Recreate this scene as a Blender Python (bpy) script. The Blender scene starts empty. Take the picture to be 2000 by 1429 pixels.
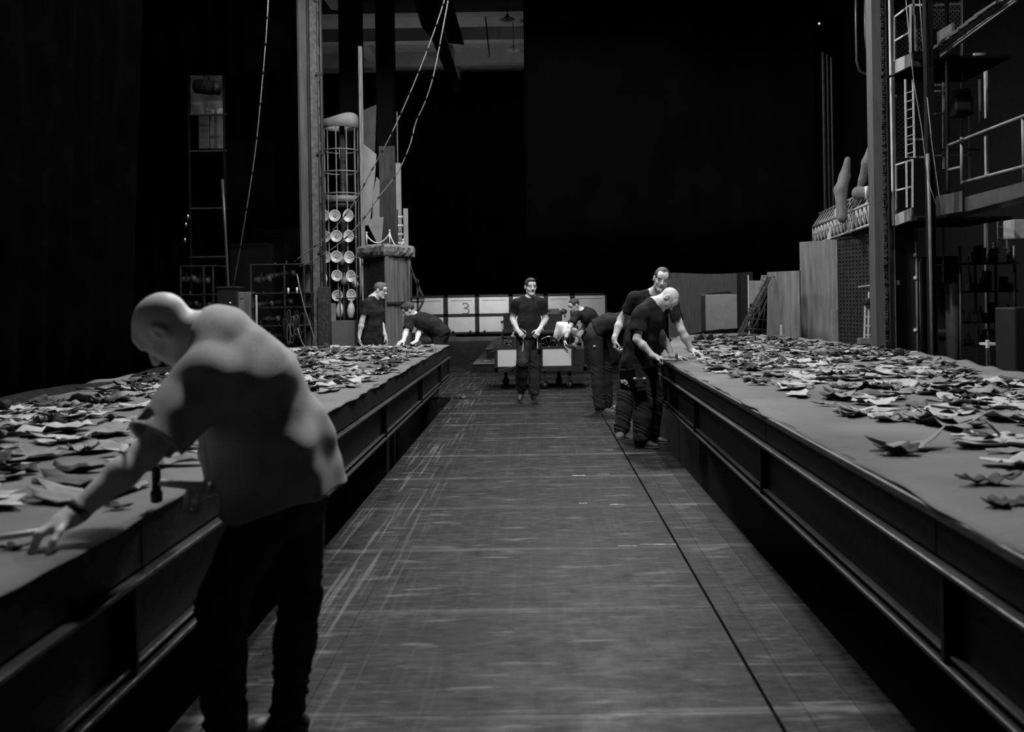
import bpy, bmesh, math, random
import numpy as np
from mathutils import Vector, Matrix
random.seed(7)
PI = math.pi
scene = bpy.context.scene
COL = scene.collection

# ---------------------------------------------------------------- camera
FPX = 1944.0                      # 35 mm lens on a 36 mm wide frame of 2000 px
VPX, VPY = 1046.0, 584.0          # where the walkway vanishes
ROLL = math.radians(0.9)
CAM_H = 1.5
cam_d = bpy.data.cameras.new('camera'); cam = bpy.data.objects.new('camera', cam_d); COL.objects.link(cam)
cam_d.sensor_width = 36.0; cam_d.lens = 36.0 * FPX / 2000.0
cam_d.shift_x = -(VPX - 1000.0) / 2000.0
cam_d.shift_y = -(714.5 - VPY) / 2000.0
cam_d.clip_start = 0.1; cam_d.clip_end = 200
cam.location = (0, 0, CAM_H); cam.rotation_euler = (PI / 2, ROLL, 0)
cam_d.dof.use_dof = True; cam_d.dof.focus_distance = 12.5; cam_d.dof.aperture_fstop = 3.0
scene.camera = cam
scene.view_settings.view_transform = 'Standard'
try: scene.view_settings.look = 'None'
except Exception: pass
scene.view_settings.gamma = 1.0
scene.view_settings.use_curve_mapping = False
scene.view_settings.exposure = 0.0

# ---------------------------------------------------------------- world and lamps
w = bpy.data.worlds.new('world'); scene.world = w; w.use_nodes = True
w.node_tree.nodes['Background'].inputs[0].default_value = (1, 1, 1, 1)
w.node_tree.nodes['Background'].inputs[1].default_value = 0.005

def area(name, loc, target, power, size, spread=170, size_y=None):
    l = bpy.data.lights.new(name, 'AREA'); l.energy = power; l.size = size
    if size_y: l.shape = 'RECTANGLE'; l.size_y = size_y
    l.spread = math.radians(spread)
    o = bpy.data.objects.new(name, l); COL.objects.link(o); o.location = loc
    o.rotation_euler = (Vector(target) - Vector(loc)).to_track_quat('-Z', 'Y').to_euler()
    return o
def spot(name, loc, target, power, ang, blend=.5, rad=.12):
    l = bpy.data.lights.new(name, 'SPOT'); l.energy = power; l.spot_size = math.radians(ang); l.spot_blend = blend
    l.shadow_soft_size = rad
    o = bpy.data.objects.new(name, l); COL.objects.link(o); o.location = loc
    o.rotation_euler = (Vector(target) - Vector(loc)).to_track_quat('-Z', 'Y').to_euler()
    return o
area('work_or_fill_light', (-.2, 6.2, 8.0), (-.6, 4.2, 0), 430, .7)
area('work_or_fill_light', (1.05, 16.5, 8.4), (.9, 11.5, 0), 600, .8)
area('work_or_fill_light', (1.6, 9.2, 7.6), (1.3, 10.6, .8), 230, .6)  # fill added to brighten the men at the right platform
area('work_or_fill_light', (-2.5, 13.0, 8.0), (-2.2, 11.5, 0), 270, .8)
spot('wing_light', (-1.0, 9.5, 8.5), (-3.4, 18.0, 3.0), 1500, 40)
spot('wing_light', (0.5, 8.0, 8.5), (6.2, 16.0, 3.2), 1100, 50)
area('added_rear_fill', (-1.5, 38.2, 4.2), (-1.5, 42, .8), 200, 1.2)  # unseen fill added to brighten the row of white panels
area('added_rear_fill', (4.5, 25.0, 7.5), (6.0, 31, .8), 360, 1.0)  # unseen fill added for the rear timber wall and the pale box
area('added_bay_fill', (-3, 31, 4.5), (-3, 31.2, 10), 60, 1.5)  # unseen upward fill added to brighten the bay ceiling
spot('work_or_fill_light', (.6, 9.0, 7.8), (0.2, 16.2, .6), 900, 42)

# ---------------------------------------------------------------- helpers
def at(px, py, Y):
    """World point seen at pixel (px, py) of the 2000 x 1429 frame at depth Y."""
    dx, dy = (px - VPX) / FPX, -(py - VPY) / FPX
    c, s = math.cos(ROLL), math.sin(ROLL)
    return Vector(((dx * c + dy * s) * Y, Y, CAM_H + (-dx * s + dy * c) * Y))

def tag(o, label=None, cat=None, group=None, kind=None):
    if label: o['label'] = label
    if cat: o['category'] = cat
    if group: o['group'] = group
    if kind: o['kind'] = kind
    return o
def empty(name, loc=(0, 0, 0), rz=0.0, label=None, cat=None, group=None):
    o = bpy.data.objects.new(name, None); COL.objects.link(o)
    o.location = loc; o.rotation_euler = (0, 0, rz); o.empty_display_size = .1
    tag(o, label, cat, group); return o
def world(o):
    m = Matrix.LocRotScale(o.location, o.rotation_euler, o.scale)
    return m if o.parent is None else world(o.parent) @ o.matrix_parent_inverse @ m
def link_mesh(name, me, mats, parent=None):
    o = bpy.data.objects.new(name, me); COL.objects.link(o)
    if not isinstance(mats, (list, tuple)): mats = [mats]
    if not me.materials:
        for m in mats: me.materials.append(m)
    if parent is not None: o.parent = parent; o.matrix_parent_inverse = world(parent).inverted()
    return o

class MB:
    """Collects shapes into one mesh."""
    def __init__(s): s.v = []; s.f = []; s.sm = []; s.mi = []; s.cur = 0
    def add(s, vs, fs, smooth=False):
        b = len(s.v); s.v += [tuple(v) for v in vs]
        for f in fs: s.f.append([b + i for i in f]); s.sm.append(smooth); s.mi.append(s.cur)
        return s
    def box(s, x0, x1, y0, y1, z0, z1):
        vs = [(x, y, z) for z in (z0, z1) for y in (y0, y1) for x in (x0, x1)]
        return s.add(vs, [(0, 2, 3, 1), (4, 5, 7, 6), (0, 1, 5, 4), (2, 6, 7, 3), (0, 4, 6, 2), (1, 3, 7, 5)])
    def bar(s, a, b, w, h=None, up=(0, 0, 1)):
        a, b = Vector(a), Vector(b); h = h or w; d = (b - a).normalized(); up = Vector(up)
        if abs(d.dot(up)) > .98: up = Vector((0, 1, 0))
        r = d.cross(up).normalized(); u = r.cross(d).normalized()
        vs = [p + r * i * w / 2 + u * j * h / 2 for p in (a, b) for i, j in ((-1, -1), (1, -1), (1, 1), (-1, 1))]
        return s.add(vs, [(3, 2, 1, 0), (4, 5, 6, 7), (0, 1, 5, 4), (1, 2, 6, 5), (2, 3, 7, 6), (3, 0, 4, 7)])
    def tube(s, pts, r, n=8, closed=False, caps=True):
        pts = [Vector(p) for p in pts]; N = len(pts); rs = r if isinstance(r, (list, tuple)) else [r] * N
        vs = []; prev = None
        for i, p in enumerate(pts):
            if closed: d = pts[(i + 1) % N] - pts[i - 1]
            else: d = pts[min(i + 1, N - 1)] - pts[max(i - 1, 0)]
            d = d.normalized() if d.length > 1e-9 else Vector((0, 0, 1))
            if prev is None:
                ref = Vector((0, 0, 1)) if abs(d.z) < .9 else Vector((0, 1, 0))
                u = d.cross(ref).normalized()
            else: u = (prev - d * prev.dot(d)).normalized()
            prev = u; v = d.cross(u)
            for k in range(n):
                a = 2 * PI * k / n; vs.append(p + (u * math.cos(a) + v * math.sin(a)) * rs[i])
        fs = []
        for i in range(N if closed else N - 1):
            j = (i + 1) % N
            for k in range(n):
                l = (k + 1) % n; fs.append((i * n + k, i * n + l, j * n + l, j * n + k))
        if not closed and caps: fs += [tuple(range(n - 1, -1, -1)), tuple((N - 1) * n + k for k in range(n))]
        return s.add(vs, fs, True)
    def lathe(s, prof, c=(0, 0, 0), axis=(0, 0, 1), n=24, closed=False):
        c = Vector(c); axis = Vector(axis).normalized()
        ref = Vector((1, 0, 0)) if abs(axis.x) < .9 else Vector((0, 1, 0))
        u = axis.cross(ref).normalized(); v = axis.cross(u); vs = []
        for r, z in prof:
            for k in range(n):
                a = 2 * PI * k / n; vs.append(c + axis * z + (u * math.cos(a) + v * math.sin(a)) * max(r, 1e-5))
        m = len(prof); fs = []
        for i in range(m if closed else m - 1):
            j = (i + 1) % m
            for k in range(n):
                l = (k + 1) % n; fs.append((i * n + k, i * n + l, j * n + l, j * n + k))
        if not closed: fs += [tuple(range(n - 1, -1, -1)), tuple((m - 1) * n + k for k in range(n))]
        return s.add(vs, fs, True)
    def prism(s, poly, d):
        """poly: 3D outline; d: thickness vector."""
        d = Vector(d); n = len(poly); a = [Vector(p) for p in poly]
        fs = [tuple(range(n - 1, -1, -1)), tuple(n + i for i in range(n))]
        fs += [(i, (i + 1) % n, n + (i + 1) % n, n + i) for i in range(n)]
        return s.add(a + [p + d for p in a], fs)
    def sphere(s, c, r, n=12):
        r = Vector((r, r, r)) if not hasattr(r, '__len__') else Vector(r); vs = []; fs = []; m = max(4, n // 2)
        for i in range(m + 1):
            t = PI * i / m
            for k in range(n):
                a = 2 * PI * k / n
                vs.append((c[0] + r.x * math.sin(t) * math.cos(a), c[1] + r.y * math.sin(t) * math.sin(a), c[2] + r.z * math.cos(t)))
        for i in range(m):
            for k in range(n):
                l = (k + 1) % n; fs.append((i * n + k, (i + 1) * n + k, (i + 1) * n + l, i * n + l))
        return s.add(vs, fs, True)
    def build(s, name, mats, parent=None, bevel=0, origin=None):
        me = bpy.data.meshes.new(name)
        vs = s.v
        if origin is not None: vs = [(v[0] - origin[0], v[1] - origin[1], v[2] - origin[2]) for v in vs]
        me.from_pydata(vs, [], s.f)
        me.polygons.foreach_set('use_smooth', s.sm); me.polygons.foreach_set('material_index', s.mi)
        me.update()
        bm = bmesh.new(); bm.from_mesh(me); bmesh.ops.remove_doubles(bm, verts=bm.verts, dist=1e-5)
        bmesh.ops.recalc_face_normals(bm, faces=bm.faces); bm.to_mesh(me); bm.free()
        o = link_mesh(name, me, mats, parent)
        if origin is not None: o.location = origin
        if bevel:
            m = o.modifiers.new('bevel', 'BEVEL'); m.width = bevel; m.segments = 2; m.limit_method = 'ANGLE'
        return o

# ---------------------------------------------------------------- materials (all grey: the photograph is black and white)
MATS = {}
def mat(name, v=.1, rough=.7, var=.25, scale=6.0, bump=0.0, bscale=40.0, metal=0.0, stretch=(1, 1, 1), spec=.5, detail=5):
    if name in MATS: return MATS[name]
    m = bpy.data.materials.new(name); m.use_nodes = True; nt = m.node_tree; N = nt.nodes; L = nt.links
    b = N['Principled BSDF']; b.inputs['Roughness'].default_value = rough; b.inputs['Metallic'].default_value = metal
    b.inputs['Specular IOR Level'].default_value = spec
    tc = N.new('ShaderNodeTexCoord'); mp = N.new('ShaderNodeMapping'); mp.inputs['Scale'].default_value = stretch
    L.new(tc.outputs['Object'], mp.inputs[0])
    n = N.new('ShaderNodeTexNoise'); n.inputs['Scale'].default_value = scale; n.inputs['Detail'].default_value = detail
    L.new(mp.outputs[0], n.inputs[0])
    r = N.new('ShaderNodeMapRange'); r.inputs[1].default_value = .3; r.inputs[2].default_value = .7
    r.inputs[3].default_value = v * (1 - var); r.inputs[4].default_value = v * (1 + var)
    L.new(n.outputs['Fac'], r.inputs[0]); L.new(r.outputs[0], b.inputs['Base Color'])
    if bump:
        n2 = N.new('ShaderNodeTexNoise'); n2.inputs['Scale'].default_value = bscale; n2.inputs['Detail'].default_value = 6
        L.new(mp.outputs[0], n2.inputs[0])
        bp = N.new('ShaderNodeBump'); bp.inputs['Strength'].default_value = bump; bp.inputs['Distance'].default_value = .01
        L.new(n2.outputs['Fac'], bp.inputs['Height']); L.new(bp.outputs[0], b.inputs['Normal'])
    MATS[name] = m; return m
BLACK = mat('black_cloth', .0016, 1.0, .4, 3, spec=0)
DARKM = mat('dark_steel', .02, .5, .4, 8, .2, 60)
STEEL = mat('painted_steel', .045, .45, .35, 5, .25, 50)
GREYM = mat('grey_paint', .16, .55, .3, 6, .15, 40)
PALEM = mat('pale_paint', .55, .5, .18, 6, .1, 40)
WHITE = mat('white_board', .7, .6, .08, 3)
WOODM = mat('raw_plywood', .20, .7, .3, 3, .15, 60, stretch=(6, 6, .7))
DWOOD = mat('dark_timber', .05, .6, .4, 4, .2, 50, stretch=(4, 4, .6))
CONC = mat('concrete', .12, .85, .2, 3, .2, 30)
mat('near_black', .004, .9, .3, 6, spec=.08)
RUBBER = mat('rubber', .012, .6, .2, 10)
SKIN = mat('skin', .62, .5, .10, 30, .12, 180, spec=.4)
HAIRM = mat('hair', .035, .6, .5, 120, .6, 160)
HAIRG = mat('grey_hair', .12, .6, .5, 120, .6, 160)
TEE = mat('black_tee', .022, .95, .3, 12, .3, 300, spec=.12)
TEEG = mat('faded_tee', .42, .95, .22, 9, .3, 250, spec=.15)
DENIM = mat('dark_denim', .055, .9, .45, 14, .4, 220, spec=.2)
TROUS = mat('work_trousers', .030, .85, .5, 10, .4, 200, spec=.25)
SHOEM = mat('shoe_leather', .03, .5, .3, 20, .2, 80)
SHOEG = mat('grey_trainer', .10, .6, .4, 30, .2, 80)
SOLEM = mat('shoe_sole', .12, .7, .2, 20)
CHROME = mat('bright_metal', .5, .3, .2, 10, metal=1.0)
# ================================================================= THE SETTING
Z_TOP = .84; Z_BOT = .37; XL = -1.205; XR = 1.17; SL = -.0046; SR = .0146; WL = -1.315; WR = 1.286
def floor_mat():
    m = bpy.data.materials.new('worn_stage_planks'); m.use_nodes = True; nt = m.node_tree; N = nt.nodes; L = nt.links
    b = N['Principled BSDF']; b.inputs['Specular IOR Level'].default_value = .09
    geo = N.new('ShaderNodeNewGeometry'); sep = N.new('ShaderNodeSeparateXYZ'); L.new(geo.outputs['Position'], sep.inputs[0])
    def noise(scale, st, det=6, rough=.6):
        mp = N.new('ShaderNodeMapping'); mp.inputs['Scale'].default_value = st; L.new(geo.outputs['Position'], mp.inputs[0])
        n = N.new('ShaderNodeTexNoise'); n.inputs['Scale'].default_value = scale; n.inputs['Detail'].default_value = det
        n.inputs['Roughness'].default_value = rough; L.new(mp.outputs[0], n.inputs[0]); return n.outputs['Fac']
    def rng(src, a, b_, c, d, clamp=True):
        r = N.new('ShaderNodeMapRange'); r.clamp = clamp
        for i, v in enumerate((a, b_, c, d)): r.inputs[i + 1].default_value = v
        L.new(src, r.inputs[0]); return r.outputs[0]
    def mth(op, a, b_=None, c=None):
        q = N.new('ShaderNodeMath'); q.operation = op
        for i, v in enumerate((a, b_, c)):
            if v is None: continue
            if isinstance(v, (int, float)): q.inputs[i].default_value = v
            else: L.new(v, q.inputs[i])
        return q.outputs[0]
    base = rng(noise(2.6, (.6, 1.5, 1), 10, .78), .40, .60, .011, .026)
    fine = rng(noise(26, (.35, 1, 1), 6, .75), .40, .60, .45, 1.75)
    v = mth('MULTIPLY', base, fine)
    # pale scuffs, wider across the walkway
    sc = rng(noise(5.5, (.45, 2.2, 1), 5, .6), .58, .74, 0, .11); v = mth('ADD', v, sc)
    # cross bands of worn paint at every panel joint
    fr = mth('PINGPONG', mth('SUBTRACT', sep.outputs[1], 3.60), .6)
    band = rng(fr, .02, .05, .07, 0); band = mth('MULTIPLY', band, rng(noise(3, (.3, 4, 1)), .38, .62, .08, 1)); v = mth('ADD', v, band)
    # long drag marks beside the left edge
    drag = rng(noise(11, (2.8, .06, 1), 4, .6), .55, .64, 0, .07)
    drag = mth('MULTIPLY', drag, rng(sep.outputs[0], -.65, -.95, .12, 1)); v = mth('ADD', v, drag)
    # fine random scratches
    scr = rng(noise(30, (.09, 1.4, 1), 3, .5), .64, .74, 0, .07); v = mth('ADD', v, scr)
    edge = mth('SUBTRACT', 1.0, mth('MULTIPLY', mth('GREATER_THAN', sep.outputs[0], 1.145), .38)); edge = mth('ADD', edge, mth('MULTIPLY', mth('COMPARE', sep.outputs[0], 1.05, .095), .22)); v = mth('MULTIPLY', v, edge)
    L.new(v, b.inputs['Base Color'])
    L.new(rng(noise(5, (1, 1, 1)), .3, .7, .38, .62), b.inputs['Roughness'])
    bp = N.new('ShaderNodeBump'); bp.inputs['Strength'].default_value = .22; bp.inputs['Distance'].default_value = .004
    L.new(noise(18, (1, 1, 1), 8), bp.inputs['Height']); L.new(bp.outputs[0], b.inputs['Normal'])
    return m
FLOORM = floor_mat()

# walkway: boards with real gaps, 4 cm thick, on a dark sub-floor
mb = MB(); g = .0012; ys = [0.0 + 1.2 * k for k in range(-1, 15)]; ys = [3.60 + 1.2 * (k - 4) for k in range(0, 15)]
def strip(x0, x1, joints, gy=.0015):
    for a, b in zip(joints[:-1], joints[1:]): mb.box(x0 + g, x1 - g, a + gy, b - gy, -.04, 0)
END = 15.5
cen = [y for y in ys if y < END] + [END]
strip(-.874, .828, cen, .0015)
strip(WL, -1.19, [-1.2, 2.9, 6.6, 10.3, END]); strip(-1.19, -.874, [-1.2, 1.6, 4.6, 8.2, 12.4, END])
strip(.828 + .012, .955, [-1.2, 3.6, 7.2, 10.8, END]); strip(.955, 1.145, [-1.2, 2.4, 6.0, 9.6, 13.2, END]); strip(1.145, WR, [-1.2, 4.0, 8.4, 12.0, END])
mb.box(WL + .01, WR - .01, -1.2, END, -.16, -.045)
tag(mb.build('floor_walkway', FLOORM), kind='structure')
mb = MB()
# stage floor: beyond the pits and outside them
mb.box(-14, 14, END, 48, -.16, 0); mb.box(-14, -2.2, -1.2, END, -.16, 0); mb.box(2.2, 14, -1.2, END, -.16, 0)
tag(mb.build('floor', FLOORM), kind='structure')
mb = MB(); mb.box(-2.2, 2.2, -1.2, END, -1.3, -1.2)
mb.box(-2.25, -2.2, -1.2, END, -1.2, -.16); mb.box(2.2, 2.25, -1.2, END, -1.2, -.16); mb.box(-2.2, 2.2, END, END + .05, -1.2, -.16)
tag(mb.build('floor_pit', DARKM), kind='structure')
# supports seen in the pits
for x in (-1.0, 1.0):
    mb = MB()
    for y in (1.5, 4.2, 6.9, 9.6, 12.3): mb.box(x - .05, x + .05, y - .05, y + .05, -1.2, -.16)
    tag(mb.build('trim_walkway_trestle', DARKM), kind='structure')
for (px, py, Y) in ((1345, 1010, 7.0), (1420, 1050, 6.0)):
    pass

# shell
mb = MB(); mb.box(-14, 14, 47.6, 48, 0, 16); tag(mb.build('wall_back', BLACK), kind='structure')
mb = MB(); mb.box(-14.3, -14, -1.2, 48, 0, 16); tag(mb.build('wall_left', CONC), kind='structure')
mb = MB(); mb.box(14, 14.3, -1.2, 48, 0, 16); tag(mb.build('wall_right', mat('dark_concrete', .02, .9, .2, 3)), kind='structure')
# bay ceiling beyond the stage house, with its beams
mb = MB()
mb.box(-14, 3, 26.5, 37.0, 10.0, 10.3)
for y in (28.0, 31.0, 34.0): mb.box(-14, 3, y, y + .45, 9.6, 10.0)
for x in (-5.6, -3.0, 0.2): mb.box(x, x + .35, 26.5, 37, 9.7, 10.0)
tag(mb.build('ceiling', mat('dim_plaster', .22, .9, .15, 2, .1, 20)), kind='structure')
mb = MB(); mb.box(-14, 5, 37.0, 37.3, 2.2, 12); tag(mb.build('wall_rear_bay', BLACK), kind='structure')
# grey timber wall at the back right and its dark pilaster
mb = MB(); mb.box(*[at(1296, 0, 33).x, at(1440, 0, 33).x, 33, 33.2, 0, 3.4]); tag(mb.build('wall_rear_timber', mat('grey_boarding', .11, .6, .3, 3, .15, 40, stretch=(8, 8, .5))), kind='structure')
mb = MB(); mb.box(at(1438, 0, 32).x, at(1462, 0, 32).x, 32, 32.6, 0, 5); tag(mb.build('trim_rear_pilaster', DARKM), kind='structure')
mb = MB(); mb.box(at(1300, 0, 32.8).x, at(1380, 0, 32.8).x, 32.85, 32.95, .0, .16); tag(mb.build('baseboard_rear', PALEM), kind='structure')

# ---------------------------------------------------------------- drapes
def drape(name, x0, y0, x1, y1, z0, z1, label, amp=.05, waves=14, m=BLACK, slope=0.0, thick=.02):
    n = waves * 8; vs = []; fs = []
    dx, dy = x1 - x0, y1 - y0; ln = math.hypot(dx, dy); nx, ny = -dy / ln, dx / ln
    rows = 8
    for side in (0, thick):
        for j in range(rows + 1):
            for i in range(n + 1):
                t = i / n; s = j / rows
                a = amp * math.sin(t * waves * 2 * PI + 1.3 * math.sin(t * 9)) * (1 - .4 * s) + side
                e = slope * s * t
                vs.append((x0 + dx * t + nx * a + dx / ln * e, y0 + dy * t + ny * a + dy / ln * e, z0 + (z1 - z0) * s + .02 * math.sin(t * 17) * (1 - s)))
    W = n + 1; off = W * (rows + 1)
    for j in range(rows):
        for i in range(n):
            q = (j * W + i, j * W + i + 1, (j + 1) * W + i + 1, (j + 1) * W + i)
            fs.append(q); fs.append(tuple(off + k for k in reversed(q)))
    for i in range(n): fs.append((i + 1, i, off + i, off + i + 1)); fs.append((rows * W + i, rows * W + i + 1, off + rows * W + i + 1, off + rows * W + i))
    for j in range(rows): fs.append((j * W, (j + 1) * W, off + (j + 1) * W, off + j * W)); fs.append(((j + 1) * W + n, j * W + n, off + j * W + n, off + (j + 1) * W + n))
    b = MB(); b.add(vs, fs, True); o = b.build(name, m); tag(o, label, 'drape'); return o
def dpx(name, xa, xb, ybot, Y, ztop, label, amp=.04, waves=12, m=BLACK, zb=None):
    a, b = at(xa, ybot, Y), at(xb, ybot, Y)
    return drape(name, a.x, Y, b.x, Y, (a.z + b.z) / 2 if zb is None else zb, ztop, label, amp, waves, m)
dpx('stage_drape', 1030, 1602, 534, 19.0, 11.5, 'huge matt black drape hanging over the centre of the stage with a straight bottom edge', .012, 9, mat('black_masking', .0022, 1, .3, 1, spec=0))
drape('stage_drape', -4.15, 5.5, -4.1, 10.0, 0.0, 9.5, 'tall black side curtain along the far side of the left platform', .05, 10, slope=1.1)
dpx('stage_drape', 436, 592, 470, 18.6, 9.5, 'flat black panel hanging between the lighting tower and the left steel column', .01, 4, mat('black_masking', .002), zb=2.9)
drape('stage_drape', at(440, 0, 19).x, 19, at(600, 0, 19).x, 19, 0, 3.0, 'dark grey lower masking panel behind the lamp racks', .01, 4, mat('charcoal_flat', .006, .8, .2, 2, spec=.1))
dpx('stage_drape', 130, 592, 145, 16.7, 11.0, 'black border cloth across the top left above the lighting tower', .03, 10, zb=None)
drape('stage_drape', -14, 20.5, at(560, 0, 20.5).x, 20.5, 0, 11.5, 'black backing cloth behind the left wing equipment', .05, 20)
dpx('stage_drape', 1186, 1300, 612, 36.0, 4.0, 'black cloth hanging beside the right end of the white panel row', .04, 6, zb=0.0)
dpx('stage_drape', 786, 1040, 566, 35.5, 8.9, 'black rear drape hanging above the row of white panels', .04, 10, zb=1.72)
drape('stage_drape', 3.0, 35.5, 9.5, 35.5, 3.2, 11.0, 'black rear drape seen beside the right edge of the central black drape', .05, 10)

# ---------------------------------------------------------------- platforms
CLOTHM = mat('dusty_ground_cloth', .145, .95, .30, 1.3, .35, 25, detail=9, spec=.15)
def ground_cloth(poly_x0, poly_x1, y0, y1, side, parent, clip=None):
    """Sheet with gentle ripples and a ragged front hem; side=+1: front hem at x1 (left platform), -1: at x0."""
    nx, ny = 60, 260; rnd = random.Random(5 + side); vs = []; fs = []
    rag = [rnd.uniform(-1, 1) for _ in range(ny + 1)]
    for k in range(2): rag = [(rag[max(i - 1, 0)] + rag[i] + rag[min(i + 1, ny)]) / 3 for i in range(ny + 1)]
    for j in range(ny + 1):
        y = y0 + (y1 - y0) * j / ny; xa, xb = poly_x0(y), poly_x1(y)
        for i in range(nx + 1):
            t = i / nx; e = (t if side > 0 else 1 - t)
            x = xa + (xb - xa) * t + side * (.012 + .022 * rag[j]) * max(0, (e - .97) / .03)
            z = Z_TOP + .008 + .0035 * math.sin(x * 7 + 2 * math.sin(y * 1.7)) + .0035 * math.sin(y * 5 + x * 3) + .002 * math.sin(y * 13 + x * 17)
            if e > .985: z -= .006
            if e < .03: z += .010 * (1 + math.sin(y * 9)) * (1 - e / .03)
            vs.append((x, y, z))
    W = nx + 1; n0 = len(vs); vs += [(x, y, z - .006) for x, y, z in vs]
    for j in range(ny):
        for i in range(nx):
            q = (j * W + i, j * W + i + 1, (j + 1) * W + i + 1, (j + 1) * W + i); fs.append(q); fs.append(tuple(n0 + k for k in reversed(q)))
    for j in range(ny):
        for i in (0, nx):
            q = (j * W + i, (j + 1) * W + i, n0 + (j + 1) * W + i, n0 + j * W + i); fs.append(q if i == 0 else q[::-1])
    for i in range(nx):
        for j in (0, ny):
            q = (j * W + i, j * W + i + 1, n0 + j * W + i + 1, n0 + j * W + i); fs.append(q[::-1] if j == 0 else q)
    b = MB(); b.add(vs, fs, True); return b.build('ground_cloth', CLOTHM, parent)
BEAMM = mat('scuffed_black_beam', .0065, .55, .6, 4, .35, 30, stretch=(1, .5, 1), spec=.16)
BOARDM = mat('black_edge_board', .009, .6, .5, 5, .4, 25, stretch=(1, .5, 1), spec=.2)
MB0 = MB
def edge_parts(s, y0, y1, root):
    """s=-1 left platform (edge faces +x), s=+1 right platform. X runs away from the walkway by s."""
    xe = XL if s < 0 else XR
    class MB(MB0):                   # the edges run very slightly outwards with depth
        def build(b, *a, **k):
            b.v = [(v[0] + (SL if s < 0 else SR) * v[1], v[1], v[2]) for v in b.v]; return MB0.build(b, *a, **k)
    def X(d): return xe + s * d      # d>0: under the platform
    def bx(b, d0, d1, ya, yb, z0, z1): x0, x1 = sorted((X(d0), X(d1))); b.box(x0, x1, ya, yb, z0, z1)
    b = MB(); segs = [y0, 3.1, 5.55, 8.0, 10.4, 12.7, y1]; segs = [v for v in segs if y0 <= v <= y1]
    for a, c in zip(segs[:-1], segs[1:]):
        bx(b, .02, .09, a + .003, c - .003, Z_TOP - .155, Z_TOP)
    b.build('edge_board', BOARDM, root, bevel=.005)
    b = MB()
    if s > 0:                        # right edge: three stepped battens
        bx(b, .0, .03, y0, y1, Z_TOP - .035, Z_TOP - .004); bx(b, .035, .06, y0, y1, Z_TOP - .10, Z_TOP - .06)
        b.build('edge_batten', mat('worn_batten', .035, .5, .5, 6, .5, 40, stretch=(1, .4, 1)), root, bevel=.006)
    b = MB(); zt = Z_TOP - .165
    bx(b, -.015, .12, y0, y1, zt - .014, zt)                    # top flange, worn bright
    b.build('top_flange', mat('rubbed_flange', .035, .35, .6, 5, .4, 30, stretch=(1, .4, 1)), root, bevel=.003)
    b = MB()
    bx(b, .035, .05, y0, y1, Z_BOT + .02, zt - .014)            # web
    b.build('side_beam', BEAMM, root)
    b = MB(); bx(b, -.01, .10, y0, y1, Z_BOT, Z_BOT + .016); bx(b, .005, .035, y0, y1, Z_BOT + .038, Z_BOT + .047)
    b.build('bottom_flange', mat('worn_flange', .02, .4, .5, 5, .4, 30, stretch=(1, .4, 1)), root, bevel=.003)
    for y in [v for v in (3.0, 5.6, 8.2, 10.9, 13.2) if v < y1 - .3]:
        b = MB(); bx(b, -.004, .036, y - .012, y + .012, Z_BOT + .016, zt - .014); b.build('web_stiffener', BEAMM, root)
rootL = empty('stage_platform', (-2.5, 7.5, 0), label='long low platform along the left side, strewn with scraps, near man leaning on it', cat='platform')
rootR = empty('stage_platform', (2.6, 7.5, 0), label='long low platform along the right side, its cloth strewn with scraps', cat='platform')
OUTL, ENDL = -3.78, 14.7
def interp(pts, y):
    for (ya, xa), (yb, xb) in zip(pts[:-1], pts[1:]):
        if ya <= y <= yb: return xa + (xb - xa) * (y - ya) / (yb - ya)
    return pts[0][1] if y < pts[0][0] else pts[-1][1]
RIN = [(0, XR), (10.9, XR + SR * 10.9), (15.7, 2.15), (17.2, 2.5)]
ROUT = [(-1, 3.7), (7.5, 3.78), (9.6, 4.06), (11, 4.12), (13.8, 4.05), (15.5, 3.9), (17.2, 3.3)]
def decks():
    b = MB(); b.prism([(OUTL + .02, .6, Z_BOT + .05), (XL - .09, .6, Z_BOT + .05), (XL - .09 + SL * ENDL, ENDL - .02, Z_BOT + .05), (OUTL + .02, ENDL - .02, Z_BOT + .05)], (0, 0, Z_TOP - .052 - Z_BOT)); b.build('deck', BEAMM, rootL)
    b = MB(); b.box(OUTL, XL + SL * ENDL - .02, ENDL - .02, ENDL, Z_BOT, Z_TOP); b.build('end_board', BOARDM, rootL)
    for x in (-2.4, -3.5):
        for y in (1.2, 4.6, 8, 11.4, 14.3): b = MB(); b.box(x - .05, x + .05, y - .05, y + .05, 0, Z_BOT + .05); b.build('leg', DARKM, rootL)
    ys = [.6 + (17.2 - .6) * i / 60 for i in range(61)]
    pl = [(interp(RIN, y) + (.09 if y < 11 else .02), y) for y in ys] + [(interp(ROUT, y) - .02, y) for y in reversed(ys)]
    b = MB(); b.prism([(x, y, Z_BOT + .05) for x, y in pl], (0, 0, Z_TOP - .002 - Z_BOT - .05)); b.build('deck', BEAMM, rootR)
    for x in (2.6, 3.5):
        for y in (1.2, 4.6, 8, 11.4, 14.3): b = MB(); b.box(x - .05, x + .05, y - .05, y + .05, 0, Z_BOT + .05); b.build('leg', DARKM, rootR)
decks()
edge_parts(-1, .6, ENDL, rootL); edge_parts(1, .6, 10.9, rootR)
ground_cloth(lambda y: OUTL, lambda y: XL + SL * y - .02, .6, ENDL, 1, rootL)
ground_cloth(lambda y: interp(RIN, y) + .02, lambda y: interp(ROUT, y), .6, 17.2, -1, rootR)
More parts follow.
